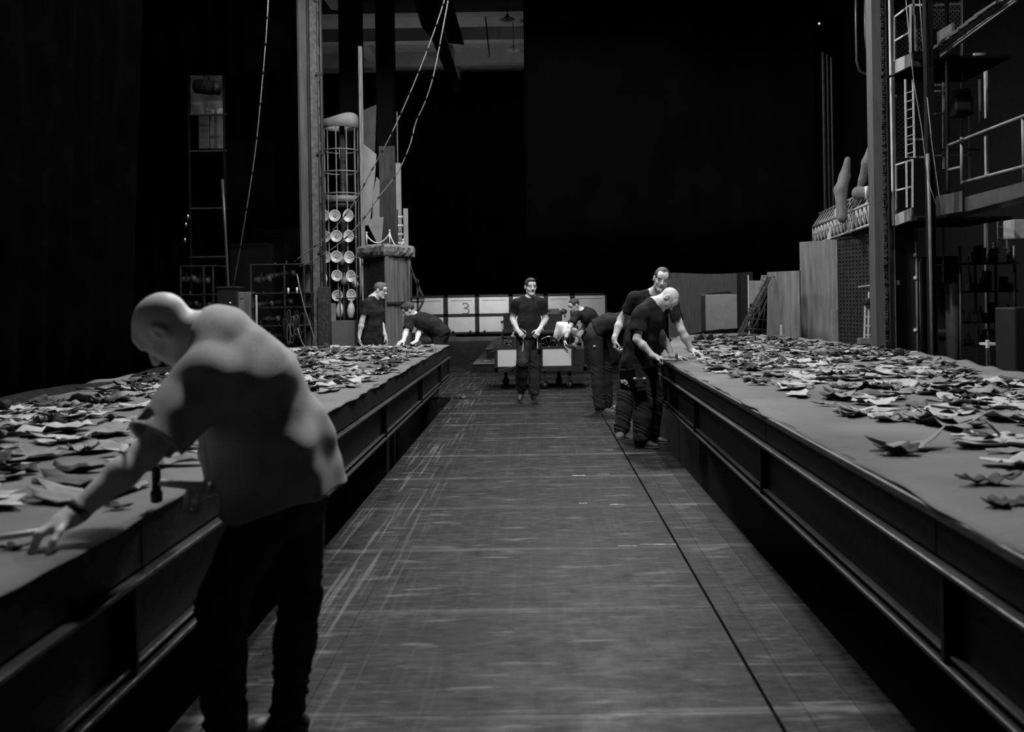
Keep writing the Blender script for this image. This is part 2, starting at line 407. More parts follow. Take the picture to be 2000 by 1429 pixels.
# ================================================================= SIGNED-DISTANCE BODIES
# A body, a shirt, a trouser... is a smooth union of tapered capsules and ellipsoids, turned into ONE continuous surface.
def V3(p): return np.array([p[0], p[1], p[2]], dtype=np.float32)
def unit(v): v = V3(v); return v / (np.linalg.norm(v) + 1e-9)
def cap(a, b, ra, rb=None, k=.02, flat=None, s=1.0, op='+'):
    """flat: direction along which the section is s times wider."""
    return ('c', V3(a), V3(b), ra, ra if rb is None else rb, k, None if flat is None else unit(flat), s, op)
def ell(c, r, R=None, k=.02, op='+'):
    return ('e', V3(c), np.array(r, np.float32), np.eye(3, dtype=np.float32) if R is None else np.array(R, np.float32), k, op)
def plane(p, n, k=.004, op='-'):
    """removes the half space the normal points to"""
    return ('p', V3(p), unit(n), k, op)
def pdist(pr, P):
    if pr[0] == 'c':
        _, a, b, ra, rb, k, fl, s, op = pr
        ab = b - a; t = np.clip(((P - a) @ ab) / (ab @ ab + 1e-9), 0, 1)
        q = P - a - t[..., None] * ab; r = ra + (rb - ra) * t
        if fl is not None:
            n = fl; qn = q @ n; q = q - n * (qn * (1 - 1 / s))[..., None]
        return np.sqrt((q * q).sum(-1)) - r
    if pr[0] == 'e':
        _, c, r, R, k, op = pr
        q = (P - c) @ R; k0 = np.sqrt(((q / r) ** 2).sum(-1)); k1 = np.sqrt(((q / (r * r)) ** 2).sum(-1)) + 1e-6
        return k0 * (k0 - 1) / k1
    _, p, n, k, op = pr
    return (p - P) @ n                   # >0 on the kept side ... negative past the plane
def wrinkle(P, seed, amp, f=1.0, d=(0, 0, 1)):
    r = np.random.RandomState(seed); out = 0; d = unit(d)
    for i in range(5):
        u = r.normal(size=3); u = u - d * (u @ d) * .75; u /= np.linalg.norm(u); v = r.normal(size=3); v /= np.linalg.norm(v)
        fr = f * (22 + 12 * i); ph = r.uniform(0, 6, 2)
        out = out + np.sin((P @ u.astype(np.float32)) * fr + 1.8 * np.sin((P @ v.astype(np.float32)) * 9 * f + ph[0]) + ph[1]) / (1 + .45 * i)
    return (amp / 2.2) * out
def sdf_mesh(prims, h, name, mats, parent=None, wr=None, matfn=None, smooth=2):
    los, his = [], []
    for pr in prims:
        if pr[-1] != '+': continue
        if pr[0] == 'c':
            r = max(pr[3], pr[4]) * max(1, pr[7]) + .02; los.append(np.minimum(pr[1], pr[2]) - r); his.append(np.maximum(pr[1], pr[2]) + r)
        else:
            r = pr[2].max() + .02; los.append(pr[1] - r); his.append(pr[1] + r)
    lo = np.min(los, 0) - 2 * h; hi = np.max(his, 0) + 2 * h
    B = 8; nb = np.ceil((hi - lo) / (h * B)).astype(int); n = nb * B
    bi = np.stack(np.meshgrid(*[np.arange(k) for k in nb], indexing='ij'), -1).reshape(-1, 3)
    ctr = (lo + (bi * B + B / 2 - .5) * h).astype(np.float32); hd = h * B * .87
    pd = np.stack([pdist(pr, ctr) for pr in prims], 1)
    plus = [i for i, pr in enumerate(prims) if pr[-1] == '+']
    near = pd[:, plus].min(1)
    act = near < hd * 1.35 + .02
    bi = bi[act]; ctr = ctr[act]; pd = pd[act]; near = near[act]
    off = np.stack(np.meshgrid(*[np.arange(B)] * 3, indexing='ij'), -1).reshape(-1, 3)
    P = (lo + (bi[:, None, :] * B + off[None]) * h).astype(np.float32)
    D = np.full(P.shape[:2], .3, np.float32)
    for i, pr in enumerate(prims):
        op = pr[-1]; k = pr[5] if pr[0] == 'c' else (pr[4] if pr[0] == 'e' else pr[3])
        m = np.abs(pd[:, i]) < (hd * 2.4 + .06) if pr[0] != 'p' else pd[:, i] < hd * 1.5
        m |= pd[:, i] < 0
        if not m.any(): continue
        d = pdist(pr, P[m]); D0 = D[m]
        if op == '+':
            hh = np.clip(.5 + .5 * (D0 - d) / k, 0, 1); D[m] = D0 * (1 - hh) + d * hh - k * hh * (1 - hh)
        else:
            e = -d; hh = np.clip(.5 + .5 * (e - D0) / k, 0, 1); D[m] = D0 * (1 - hh) + e * hh + k * hh * (1 - hh)
    if wr is not None: D = D + wr(P)
    G = np.full(tuple(n + 1), .3, np.float32)
    idx = bi[:, None, :] * B + off[None]
    G[idx[..., 0], idx[..., 1], idx[..., 2]] = D
    G[0] = G[:, 0] = G[:, :, 0] = .3
    # naive surface nets
    S = G < 0; c = S[:-1, :-1, :-1]; mixed = np.zeros(c.shape, bool)
    for dx in (0, 1):
        for dy in (0, 1):
            for dz in (0, 1):
                mixed |= S[dx:S.shape[0] - 1 + dx, dy:S.shape[1] - 1 + dy, dz:S.shape[2] - 1 + dz] != c
    cells = np.argwhere(mixed); vid = np.full(c.shape, -1, np.int32); vid[tuple(cells.T)] = np.arange(len(cells))
    acc = np.zeros((len(cells), 3)); cnt = np.zeros(len(cells))
    cor = [(a, b, d) for a in (0, 1) for b in (0, 1) for d in (0, 1)]
    for a in cor:
        for ax in range(3):
            if a[ax]: continue
            b = list(a); b[ax] = 1
            ga = G[tuple((cells + a).T)]; gb = G[tuple((cells + b).T)]; m = (ga < 0) != (gb < 0)
            t = np.where(m, ga / np.where(m, ga - gb, 1), 0)
            pt = np.array(a, float)[None].repeat(len(cells), 0); pt[:, ax] += t
            acc[m] += pt[m]; cnt[m] += 1
    V = lo + (cells + acc / cnt[:, None]) * h
    faces = []
    for ax in range(3):
        a1, a2 = (ax + 1) % 3, (ax + 2) % 3
        sl0 = [slice(1, -1)] * 3; sl0[ax] = slice(0, -1); sl1 = list(sl0); sl1[ax] = slice(1, None)
        s0 = S[tuple(sl0)]; s1 = S[tuple(sl1)]; e = np.argwhere(s0 != s1)
        if not len(e): continue
        e0 = e.copy(); e0[:, a1] += 1; e0[:, a2] += 1
        flip = s1[tuple(e.T)]
        def vv(o1, o2):
            q = e0.copy(); q[:, a1] -= o1; q[:, a2] -= o2; return vid[tuple(q.T)]
        q = np.stack([vv(0, 0), vv(1, 0), vv(1, 1), vv(0, 1)], 1); q[flip] = q[flip][:, ::-1]; faces.append(q)
    F = np.concatenate(faces); F = F[(F >= 0).all(1)]
    for _ in range(smooth):              # light laplacian relaxation
        s = np.zeros_like(V); cc = np.zeros(len(V))
        for i in range(4):
            j = (i + 1) % 4
            np.add.at(s, F[:, i], V[F[:, j]]); np.add.at(s, F[:, j], V[F[:, i]]); np.add.at(cc, F[:, i], 1); np.add.at(cc, F[:, j], 1)
        V = V * .5 + .5 * s / np.maximum(cc, 1)[:, None]
    me = bpy.data.meshes.new(name)
    me.vertices.add(len(V)); me.vertices.foreach_set('co', V.astype(np.float32).ravel())
    me.loops.add(len(F) * 4); me.loops.foreach_set('vertex_index', F.ravel().astype(np.int32))
    me.polygons.add(len(F)); me.polygons.foreach_set('loop_start', np.arange(len(F), dtype=np.int32) * 4)
    me.polygons.foreach_set('use_smooth', np.ones(len(F), bool))
    if matfn is not None:
        fc = V[F].mean(1); me.polygons.foreach_set('material_index', matfn(fc).astype(np.int32))
    me.update(calc_edges=True); me.validate()
    return link_mesh(name, me, mats, parent)

def lerp(a, b, t): return V3(a) * (1 - t) + V3(b) * t
def rot_about(v, ax, ang):
    v, ax = V3(v), unit(ax); return v * math.cos(ang) + np.cross(ax, v) * math.sin(ang) + ax * (ax @ v) * (1 - math.cos(ang))

def head_prims(H, f, u, scale=1.0, bald=False):
    f = unit(f); u = unit(V3(u) - f * (unit(u) @ f)); r = np.cross(f, u)       # r: the person's right
    R = np.stack([r, f, u], 1); c = V3(H)
    def W(x, y, z): return c + scale * (r * x + f * y + u * z)
    S = lambda *t: tuple(scale * q for q in t)
    E = lambda x, y, z, rr, k=.012, op='+': ell(W(x, y, z), S(*rr), R, k * scale, op)
    C = lambda a, b, ra, rb=None, k=.012, op='+': cap(W(*a), W(*b), ra * scale, (rb or ra) * scale, k * scale, op=op)
    p = [E(0, -.012, .032, (.074, .095, .084), .02), E(0, .022, -.040, (.060, .062, .078), .03),
         C((-.050, -.004, -.060), (-.016, .066, -.100), .017, .017, .02), C((.050, -.004, -.060), (.016, .066, -.100), .017, .017, .02),
         E(0, .070, -.100, (.020, .018, .016), .02), E(-.036, .052, -.028, (.022, .022, .022), .02), E(.036, .052, -.028, (.022, .022, .022), .02),
         C((-.036, .072, .020), (.036, .072, .020), .0145, .0145, .014), E(0, .066, .045, (.05, .022, .03), .02)]
    for s in (-1, 1): p.append(E(s * .031, .090, .003, (.0165, .014, .0105), .009, '-'))
    for s in (-1, 1): p.append(E(s * .031, .071, .002, (.0130, .0125, .0115), .003))
    p += [C((0, .082, .010), (0, .106, -.028), .0085, .0125, .010)]
    for s in (-1, 1): p.append(E(s * .013, .094, -.033, (.009, .011, .008), .006))
    p += [E(0, .079, -.058, (.025, .011, .006), .006), E(0, .078, -.068, (.022, .011, .0065), .005), C((-.024, .0905, -.063), (.024, .0905, -.063), .0022, .0022, .003, '-')]
    for s in (-1, 1):
        p += [E(s * .077, -.010, -.004, (.011, .021, .033), .006), E(s * .088, -.006, -.002, (.0085, .011, .019), .004, '-')]
    return p, W, R

def hand_prims(wr, d, n, th, curl=(.35, .5, .35), spread=.10, thumb=.35, sc=1.0, curls=None):
    """wr wrist, d hand direction, n palm normal (palm faces n), th side of the thumb"""
    d = unit(d); n = unit(V3(n) - d * (unit(n) @ d)); t = unit(V3(th) - d * (unit(th) @ d)); t = unit(t - n * (t @ n)); wr = V3(wr)
    p = []
    L = [(.046, .027, .021), (.051, .031, .022), (.047, .029, .021), (.036, .021, .019)]
    rad = [.0092, .0094, .0090, .0080]; base = []
    for i in range(4):
        x = (.030, .010, -.011, -.030)[i]; kn = wr + sc * (d * (.092, .096, .091, .082)[i] + t * x); base.append(kn)
        p.append(cap(wr + sc * (d * .01 + t * x * .55), kn, .0155 * sc, .0118 * sc, .012))
    p.append(cap(wr - d * .02, wr + d * .03 * sc, .025 * sc, .025 * sc, .02, flat=t, s=1.15))
    p.append(cap(wr + sc * (d * .03 + t * .022 + n * .006), wr + sc * (d * .055 + t * .030 + n * .006), .016 * sc, .014 * sc, .012))
    ax = np.cross(d, n)
    for i in range(4):
        cv = curls[i] if curls else curl; ang = 0; q = base[i]; ys = (.5 - i / 3) * 2 * spread
        dd = rot_about(d, n, 0); dd = unit(d + t * ys)
        axx = unit(np.cross(dd, n))
        for j in range(3):
            ang += cv[j]; e = rot_about(dd, axx, ang) if True else dd
            q2 = q + e * L[i][j] * sc
            p.append(cap(q, q2, rad[i] * sc * (1 - .09 * j), rad[i] * sc * (1 - .09 * (j + 1)), .0045)); q = q2
    q = wr + sc * (d * .026 + t * .026 + n * .006); e = unit(d * .75 + t * .75 + n * .25)
    axx = unit(np.cross(e, unit(n * .6 - t)))
    for j, l in enumerate((.042, .032, .026)):
        q2 = q + e * l * sc; p.append(cap(q, q2, (.0125, .0105, .0095)[j] * sc, (.0105, .0095, .0085)[j] * sc, .006)); q = q2
        e = unit(rot_about(e, axx, thumb))
    return p

def person(name, J, label, shirt=TEE, trousers=TROUS, hair=None, hair_style='short', shoe=SHOEM, h=.0055, girth=1.0, sleeve=.62, hem=.07,
           shirt_loose=.022, leg_loose=.018, build=1.0, hands=None, seed=1, cuff=.97, head_scale=1.0, feet=True, beard=False, neck_r=.056, tuck=0.0, wamp=.009, wfreq=.75, hem_down=(0, 0, -1)):
    root = empty(name, (J['pelvis'][0], J['pelvis'][1], 0), label=label, cat='person', group=None)
    sh = {s: V3(J['sh' + s]) for s in 'LR'}; el = {s: V3(J['el' + s]) for s in 'LR'}; wr = {s: V3(J['wr' + s]) for s in 'LR'}
    hp = {s: V3(J['hip' + s]) for s in 'LR'}; kn = {s: V3(J['kn' + s]) for s in 'LR'}; an = {s: V3(J['an' + s]) for s in 'LR'}
    to = {s: unit(V3(J['toe' + s]) * np.array([1, 1, 1])) for s in 'LR'}
    neck, chest, waist, pel = V3(J['neck']), V3(J['chest']), V3(J['waist']), V3(J['pelvis'])
    H = V3(J['head']); hf, hu = J['face'], J['up']
    lat = unit(sh['R'] - sh['L']); lat2 = unit(hp['R'] - hp['L']); latm = unit(lat + lat2)
    g = girth; b = build
    hpz, W, R = head_prims(H, hf, hu, head_scale)
    # ---- body: one continuous surface
    P = list(hpz)
    P += [cap(W(0, -.028, -.045), neck, neck_r, neck_r * 1.08, .03), cap(neck, chest, .075 * b, .112 * b, .05, lat, 1.30),
          cap(chest, waist, .112 * b, .108 * g, .06, latm, 1.28), cap(waist, pel, .108 * g, .112 * g, .06, lat2, 1.28)]
    for s in 'LR':
        P += [cap(neck, sh[s], .050 * b, .056 * b, .04), cap(lerp(sh[s], chest, .15), lerp(sh[s], el[s], .12), .058 * b, .055 * b, .03),
              cap(sh[s], el[s], .050 * b, .040 * b, .025), cap(el[s], lerp(el[s], wr[s], .35), .039 * b, .043 * b, .02),
              cap(lerp(el[s], wr[s], .35), wr[s], .042 * b, .0265 * b, .02),
              cap(pel, hp[s], .10 * b, .092 * b, .04), cap(hp[s], kn[s], .085 * b, .055 * b, .03),
              cap(kn[s], lerp(kn[s], an[s], .35), .052 * b, .055 * b, .03), cap(lerp(kn[s], an[s], .35), an[s], .054 * b, .036 * b, .02),
              cap(an[s] - V3(J.get('sole' + s, (0, 0, 1))) * .03, an[s] - V3(J.get('sole' + s, (0, 0, 1))) * .05 + to[s] * .11, .026, .014, .02)]
    hd = hands or {}
    for s in 'LR':
        q = hd.get(s, {}); d = q.get('d', wr[s] - el[s]); n = q.get('n', (0, 0, -1)); th = q.get('t', hf)
        P += hand_prims(wr[s], d, n, th, q.get('curl', (.35, .5, .35)), q.get('spread', .10), q.get('thumb', .35), 1.0, q.get('curls'))
    HF, HU = unit(hf), R[:, 2]; HR = R[:, 0]
    def mf(fc):
        q = fc - H; x = q @ HR / head_scale; y = q @ HF / head_scale; z = q @ HU / head_scale
        m = np.zeros(len(fc)); ax = np.abs(x)
        m[(((ax - .031) / .0085) ** 2 + ((z - .002) / .0062) ** 2 < 1) & (y > .068)] = 1
        m[(np.abs(ax - .034) < .019) & (np.abs(z - .021 - .12 * (.034 - np.abs(ax - .034))) < .0042) & (y > .06)] = 2 if hair is not None else 0
        m[(ax < .022) & (np.abs(z + .063) < .009) & (y > .076)] = 3
        if beard: m[(m == 0) & (y > .015) & (z < -.045) & (z > -.12) & ~((ax < .022) & (np.abs(z + .063) < .009))] = 4
        return m
    body = sdf_mesh(P, h, 'body', [SKIN, mat('dark_eye', .02, .2), mat('eyebrow', .07, .8), mat('lip', .30, .5), mat('stubble', .30, .7, .2, 60)], root, matfn=mf)
    # ---- shirt
    L = shirt_loose
    up_dir = unit(neck - pel); hemp = pel + unit(hem_down) * hem
    Sx = [cap(lerp(neck, chest, .12), chest, .078 * b + L * .6, .112 * b + L, .05, lat, 1.30), cap(chest, waist, .112 * b + L, .108 * g + L * 1.25, .06, latm, 1.28),
          cap(waist, pel, .108 * g + L * 1.25, .114 * g + L * 1.35, .06, lat2, 1.30), cap(pel, hemp, .114 * g + L * 1.35, .116 * g + L * 1.5, .05, lat2, 1.30)]
    for s in 'LR':
        se = lerp(sh[s], el[s], sleeve)
        Sx += [cap(lerp(neck, sh[s], .25), sh[s], .050 * b + L * .45, .056 * b + L * .6, .04),
               cap(lerp(sh[s], chest, .15), lerp(sh[s], el[s], .12), .058 * b + L * .7, .056 * b + L * .8, .03),
               cap(sh[s], se + unit(el[s] - sh[s]) * .05, .052 * b + L * .8, .052 * b + L * 1.05, .02)]
    for s in 'LR':
        se = lerp(sh[s], el[s], sleeve); dd = unit(el[s] - sh[s])
        Sx += [cap(se + dd * .11, se + dd * .17, .10, .10, .003, op='-'), cap(se - dd * .02, se + dd * .1, .045 * b + L * .55, .048 * b + L * .6, .006, op='-')]
    nd = unit(H - neck)
    Sx += [cap(neck + nd * .035, neck + nd * .16, neck_r + .016, neck_r + .03, .006, op='-')]
    if 'hemcut' in J: Sx += [plane(J['hemcut'][0], J['hemcut'][1])]
    else: Sx += [plane(hemp, hem_down)]
    # the sleeve capsules above end with a flat cut
    Sx = [q for q in Sx if not (q[0] == 'c' and q[-1] == '-' and q[3] == .10)]
    shs = {s: (lerp(sh[s], el[s], sleeve), unit(el[s] - sh[s])) for s in 'LR'}
    def wfn(Pt):
        o = wrinkle(Pt, seed, wamp, wfreq, up_dir) + wrinkle(Pt, seed + 3, wamp * .5, wfreq * 1.9, lat)
        for s in 'LR':
            a, dd = shs[s]; v = Pt - a; t = v @ dd; rr = np.sqrt(np.maximum((v * v).sum(-1) - t * t, 0))
            m = (t > 0) & (rr < .052 * b + L * 1.05 + .012) & (t < .14); o = np.where(m, np.maximum(o, t * 1.0 + .0) + .02 * (t > .006), o)
        return o
    sdf_mesh(Sx, h, 'shirt', shirt, root, wr=wfn)
    # ---- trousers
    T = [cap(lerp(pel, waist, .45), pel, .104 * g, .118 * g, .04, lat2, 1.28)]
    for s in 'LR':
        q = leg_loose; a2 = lerp(kn[s], an[s], cuff)
        T += [cap(pel, hp[s], .108 * b, .100 * b + q * .3, .04), cap(hp[s], kn[s], .092 * b + q * .7, .060 * b + q, .02), cap(kn[s], lerp(kn[s], an[s], .4), .060 * b + q, .058 * b + q, .02),
              cap(lerp(kn[s], an[s], .4), a2, .058 * b + q, .048 * b + q * 1.1, .02)]
    for s in 'LR':
        a2 = lerp(kn[s], an[s], cuff); dd = unit(an[s] - kn[s]); T += [cap(a2 + dd * .155, a2 + dd * .16, .13, .13, .004, op='-')]
    def tw(Pt):
        o = wrinkle(Pt, seed + 9, .0045, .9, (0, 0, 1))
        for s in 'LR':
            for c, am in ((kn[s], .008), (an[s] + np.array([0, 0, .05]), .011)):
                dd = np.sqrt(((Pt - c) ** 2).sum(-1)); o = o + am * .8 * np.exp(-(dd / .12) ** 2) * np.sin(Pt[..., 2] * 85 + Pt[..., 0] * 40 + 3.5 * np.sin(Pt[..., 0] * 19 + Pt[..., 2] * 31 + seed) + 3 * np.sin(Pt[..., 1] * 23 + seed))
        return o
    sdf_mesh(T, h, 'trousers', trousers, root, wr=tw)
    # ---- shoes
    if feet:
        for s in 'LR':
            dz = V3(J.get('sole' + s, (0, 0, 1))); f = to[s]; rt = unit(np.cross(f, dz)); A = an[s] - dz * .045
            F = [cap(A - f * .035 - dz * .005, A + f * .10 - dz * .012, .040, .036, .02, rt, 1.05), cap(A + f * .10 - dz * .014, A + f * .165 - dz * .02, .038, .026, .02, rt, 1.3),
                 cap(A + dz * .0, A + dz * .05, .044, .044, .02)]
            F.append(plane(A - dz * .045, -dz)); F.append(cap(A + dz * .06, A + dz * .12, .036, .036, .004, op='-'))
            mfs = lambda fc, A=A, dz=dz: np.where((fc - A) @ dz < -.028, 1, 0)
            sdf_mesh(F, min(h, .005), 'shoe', [shoe, SOLEM], root, matfn=mfs, wr=lambda Pt, A=A, dz=dz: -.006 * (((Pt - A) @ dz) < -.030))
    # ---- hair
    if hair is not None:
        sc = head_scale
        def E(x, y, z, rr, k=.01, op='+'): return ell(W(x, y, z), tuple(sc * q for q in rr), R, k, op)
        if hair_style == 'short': Hx = [E(0, -.014, .038, (.081, .101, .088)), E(0, .035, .095, (.050, .045, .025), .02)]
        elif hair_style == 'quiff': Hx = [E(0, -.014, .040, (.082, .102, .091)), E(0, .052, .096, (.050, .040, .026), .02)]
        else: Hx = [E(0, -.016, .036, (.0785, .0985, .087))]
        fr = .075 if hair_style != 'receding' else .055
        Hx += [E(0, .105, -.004, (.078, .066, .068), .006, '-'), E(0, fr + .02, -.07, (.10, .085, .062), .006, '-'),
               plane(W(0, 0, -.052), -R[:, 2]), E(.078, .0, -.012, (.020, .026, .034), .004, '-'), E(-.078, .0, -.012, (.020, .026, .034), .004, '-')]
        if hair_style == 'receding': Hx += [E(.040, .075, .075, (.028, .045, .035), .006, '-'), E(-.040, .075, .075, (.028, .045, .035), .006, '-')]
        sdf_mesh(Hx, min(h, .005), 'hair', hair, root, wr=lambda Pt: .0016 * np.sin(Pt @ V3((310, 190, 270))) + .0016 * np.sin(Pt @ V3((-210, 330, 150))))
    return root, W, R

def hammer(name, label, grip, d, headdir, L=.30, hl=.12, parent=None, hm=None):
    """grip: hand end, d: towards the head"""
    r = empty(name, grip, label=label, cat='hammer'); g = Vector(grip); d = Vector(d).normalized(); hh = Vector(headdir).normalized()
    b = MB(); n = 7; b.tube([g + d * L * i / n for i in range(n + 1)], [.016, .017, .015, .013, .012, .012, .012, .012], 10); b.build('handle', mat('pale_wood_handle', .5, .5, .2, 20), r)
    e = g + d * (L - .012); b = MB()
    b.tube([e - hh * hl * .5, e - hh * hl * .25, e - hh * hl * .24, e + hh * hl * .3, e + hh * hl * .5], [.019, .019, .014, .014, .006], 12); b.build('hammer_head', hm or DARKM, r)
    return r
def rod(name, label, a, b_, r, m, cat='rod', parent=None):
    b = MB(); b.tube([a, b_], r, 10); o = b.build(name, m, parent)
    if label: tag(o, label, cat)
    return o
# ================================================================= THE EIGHT MEN
# ---- near bald man, bent over the left platform
J = dict(head=at(326, 645, 3.12), face=(-.60, .10, -.80), up=(-.80, -.05, .60),
         neck=at(425, 655, 3.16), chest=at(478, 745, 3.20), waist=at(532, 870, 3.26), pelvis=at(556, 965, 3.30),
         shL=at(408, 735, 3.02), shR=at(448, 705, 3.36), elL=at(288, 882, 2.86), elR=at(412, 850, 3.46), wrL=at(140, 1008, 2.72), wrR=at(418, 948, 3.30),
         hipL=at(525, 985, 3.22), hipR=at(575, 975, 3.38), knL=at(432, 1178, 3.12), knR=at(585, 1160, 3.44), anL=at(440, 1440, 3.16), anR=at(562, 1385, 3.42),
         toeL=(-.93, -.25, -.02), toeR=(-.97, -.2, -.02), hemcut=(at(520, 985, 3.3), (.22, 0, -1)))
handsA = dict(L=dict(d=(-.40, -.36, -.22), n=(.1, -.15, -.95), t=(.75, -.5, 0), curl=(.75, .85, .45), spread=.16, thumb=.3),
              R=dict(d=(-.62, -.45, -.25), n=(0, -.5, -.6), t=(-.2, -.5, .8), curl=(1.1, 1.3, .9), spread=.02, thumb=.7))
near, W, R = person('person', J, 'bald man in faded t-shirt bending over the left platform, nearest the camera', shirt=TEEG, trousers=DENIM,
                    h=.005, hands=handsA, seed=3, shirt_loose=.044, leg_loose=.012, wamp=.012, wfreq=.55, girth=1.08, build=1.04, sleeve=.86, hem=.05, neck_r=.063, cuff=.96)
b = MB(); wl = V3(J['wrL']); dl = unit(V3(J['wrL']) - V3(J['elL']))
b.lathe([(.031, -.012), (.0345, -.010), (.0345, .010), (.031, .012)], tuple(wl - dl * .022), tuple(dl), 20); b.build('wrist_band', RUBBER, near)
hammer('hammer', 'dark hammer in the right hand of the near bald man', at(405, 952, 3.2), Vector((-.62, -.10, .10)), (0.10, -.25, .95), .17, .13)
# ---- man with glasses standing behind the left platform
Y = 15.15
J = dict(head=at(743, 567, Y), face=(.93, -.25, -.22), up=(.18, 0, .98), neck=at(729, 584, Y), chest=at(731, 608, Y), waist=at(727, 640, Y), pelvis=at(724, 668, Y),
         shL=at(738, 593, Y + .2), shR=at(716, 592, Y - .16), elL=at(742, 625, Y + .3), elR=at(707, 628, Y - .22), wrL=at(752, 655, Y + .2), wrR=at(702, 654, Y - .25),
         hipL=at(728, 675, Y + .1), hipR=at(722, 675, Y - .08), knL=at(733, 728, Y + .1), knR=at(722, 728, Y - .08), anL=at(730, 0, Y), anR=at(722, 0, Y), toeL=(1, 0, 0), toeR=(1, -.2, 0))
J['anL'] = (J['hipL'].x - .02, Y + .12, .09); J['anR'] = (J['hipR'].x - .05, Y - .1, .09)
m2, W, R = person('person', J, 'grey-haired man with glasses standing behind the far end of the left platform', hair=HAIRG, hair_style='short', h=.0065, seed=5,
                  girth=1.12, hands=dict(R=dict(d=(-.1, 0, -1), n=(1, 0, 0), t=(.2, -.8, 0), curl=(.5, .6, .4)), L=dict(d=(.3, 0, -.8), n=(-1, 0, 0), t=(0, -1, 0))))
b = MB()
for s in (-1, 1):
    c = W(s * .033, .096, .002); b.tube([c + R[:, 0] * .021 * math.cos(a) + R[:, 2] * .016 * math.sin(a) for a in [2 * PI * i / 12 for i in range(12)]], .0022, 5, closed=True)
    b.tube([W(s * .054, .094, .004), W(s * .079, -.005, .008)], .0025, 5)
b.tube([W(-.012, .1, .003), W(.012, .1, .003)], .0022, 5); b.build('glasses', RUBBER, m2)
b = MB(); q = V3(J['chest']); fr = unit(np.cross(V3((0, 0, 1)), unit(V3(J['shR']) - V3(J['shL']))))
# ---- dark-haired man leaning on the far end of the left platform
Y = 15.25
J = dict(head=at(797, 606, Y - .1), face=(-.78, -.28, -.42), up=(-.28, -.15, .93), neck=at(812, 619, Y), chest=at(826, 628, Y), waist=at(845, 636, Y + .05), pelvis=at(860, 650, Y + .08),
         shL=at(803, 624, Y - .16), shR=at(822, 618, Y + .17), elL=at(793, 648, Y - .28), elR=at(819, 646, Y - .05), wrL=at(787.5, 666, Y - .46), wrR=at(813, 667, Y - .46),
         hipL=at(857, 658, Y), hipR=at(863, 655, Y + .18), knL=at(852, 706, Y - .02), knR=at(862, 704, Y + .2), anL=(0, 0, 0), anR=(0, 0, 0), toeL=(-1, 0, 0), toeR=(-1, 0, 0))
J['anL'] = (J['knL'].x - .12, Y + .05, .09); J['anR'] = (J['knR'].x - .12, Y + .25, .09)
m3, W, R = person('person', J, 'dark-haired man leaning both hands on the far end of the left platform', hair=HAIRM, hair_style='quiff', h=.0065, seed=8, leg_loose=.022,
                  sleeve=.78, hands=dict(L=dict(d=(-.35, -.6, -.12), n=(0, 0, -1), t=(.8, -.4, 0), curl=(.5, .4, .3)), R=dict(d=(-.35, -.6, -.12), n=(0, 0, -1), t=(-.8, -.4, 0), curl=(.5, .4, .3))),
                  hem_down=(.35, 0, -.6), hem=.06)
# ---- man walking towards the camera
Y = 14.4
J = dict(head=at(1036.5, 560, Y), face=(.30, -.95, -.05), up=(0, 0, 1), neck=at(1035.5, 585, Y + .03), chest=at(1034, 601, Y + .02), waist=at(1033, 630, Y), pelvis=at(1032, 655, Y),
         shR=at(1008.5, 591, Y), shL=at(1058.5, 591, Y), elR=at(1001, 623, Y + .05), elL=at(1066, 623, Y + .05), wrR=at(1012, 646, Y - .20), wrL=at(1053.5, 644, Y - .20),
         hipR=at(1023.5, 666, Y), hipL=at(1041.5, 666, Y), knR=at(1020.5, 709, Y - .20), knL=at(1045.5, 713, Y - .02), anR=at(1017.5, 760, Y + .02), anL=at(1043, 769, Y - .02),
         toeR=(-.15, -.86, -.50), toeL=(.30, -.95, 0), soleR=(-.05, -.50, .86))
m4, W, R = person('person', J, 'short-haired man in black walking towards the camera down the walkway', hair=HAIRM, hair_style='short', h=.0052, seed=11, leg_loose=.028,
                  sleeve=.60, girth=1.0, shirt_loose=.014, trousers=TROUS, shoe=SHOEM, hem=.04, cuff=.93, neck_r=.050, head_scale=1.05, build=1.02, beard=False,
                  hands=dict(R=dict(d=(.55, -.45, -.55), n=(.3, .4, -.4), t=(.5, -.4, .6), curl=(.9, 1.0, .7), spread=.03, thumb=.6), L=dict(d=(-.35, -.45, -.6), n=(-.3, .4, -.4), t=(-.5, -.4, .6), curl=(.9, 1.0, .7), spread=.03, thumb=.6)))
p0 = at(1022, 646, 14.0); rod('handheld_torch', 'small dark baton in the right hand of the walking man', at(1016, 641, 14.02), at(1026, 651, 14.0), .011, RUBBER, 'tool')
for x, y0, y1 in ((1022.5, 661, 686), (1049.5, 661, 681)):
    b = MB(); b.bar(at(x, y0, 14.245), at(x - 1.5 if x < 1030 else x + .5, y1, 14.19), .018, .010, up=(1, 0, 0)); b.build('reflective_strip', WHITE, m4)
for x0, x1 in ((1011, 1021), (1051, 1058)):
    b = MB(); a, c = at(x0, 670, 14.28), at(x1, 683, 14.24); b.box(a.x, c.x, 14.25, 14.33, c.z, a.z); b.build('holster_pocket', mat('pocket_cloth', .02, .9, .3, 10), m4, bevel=.012)
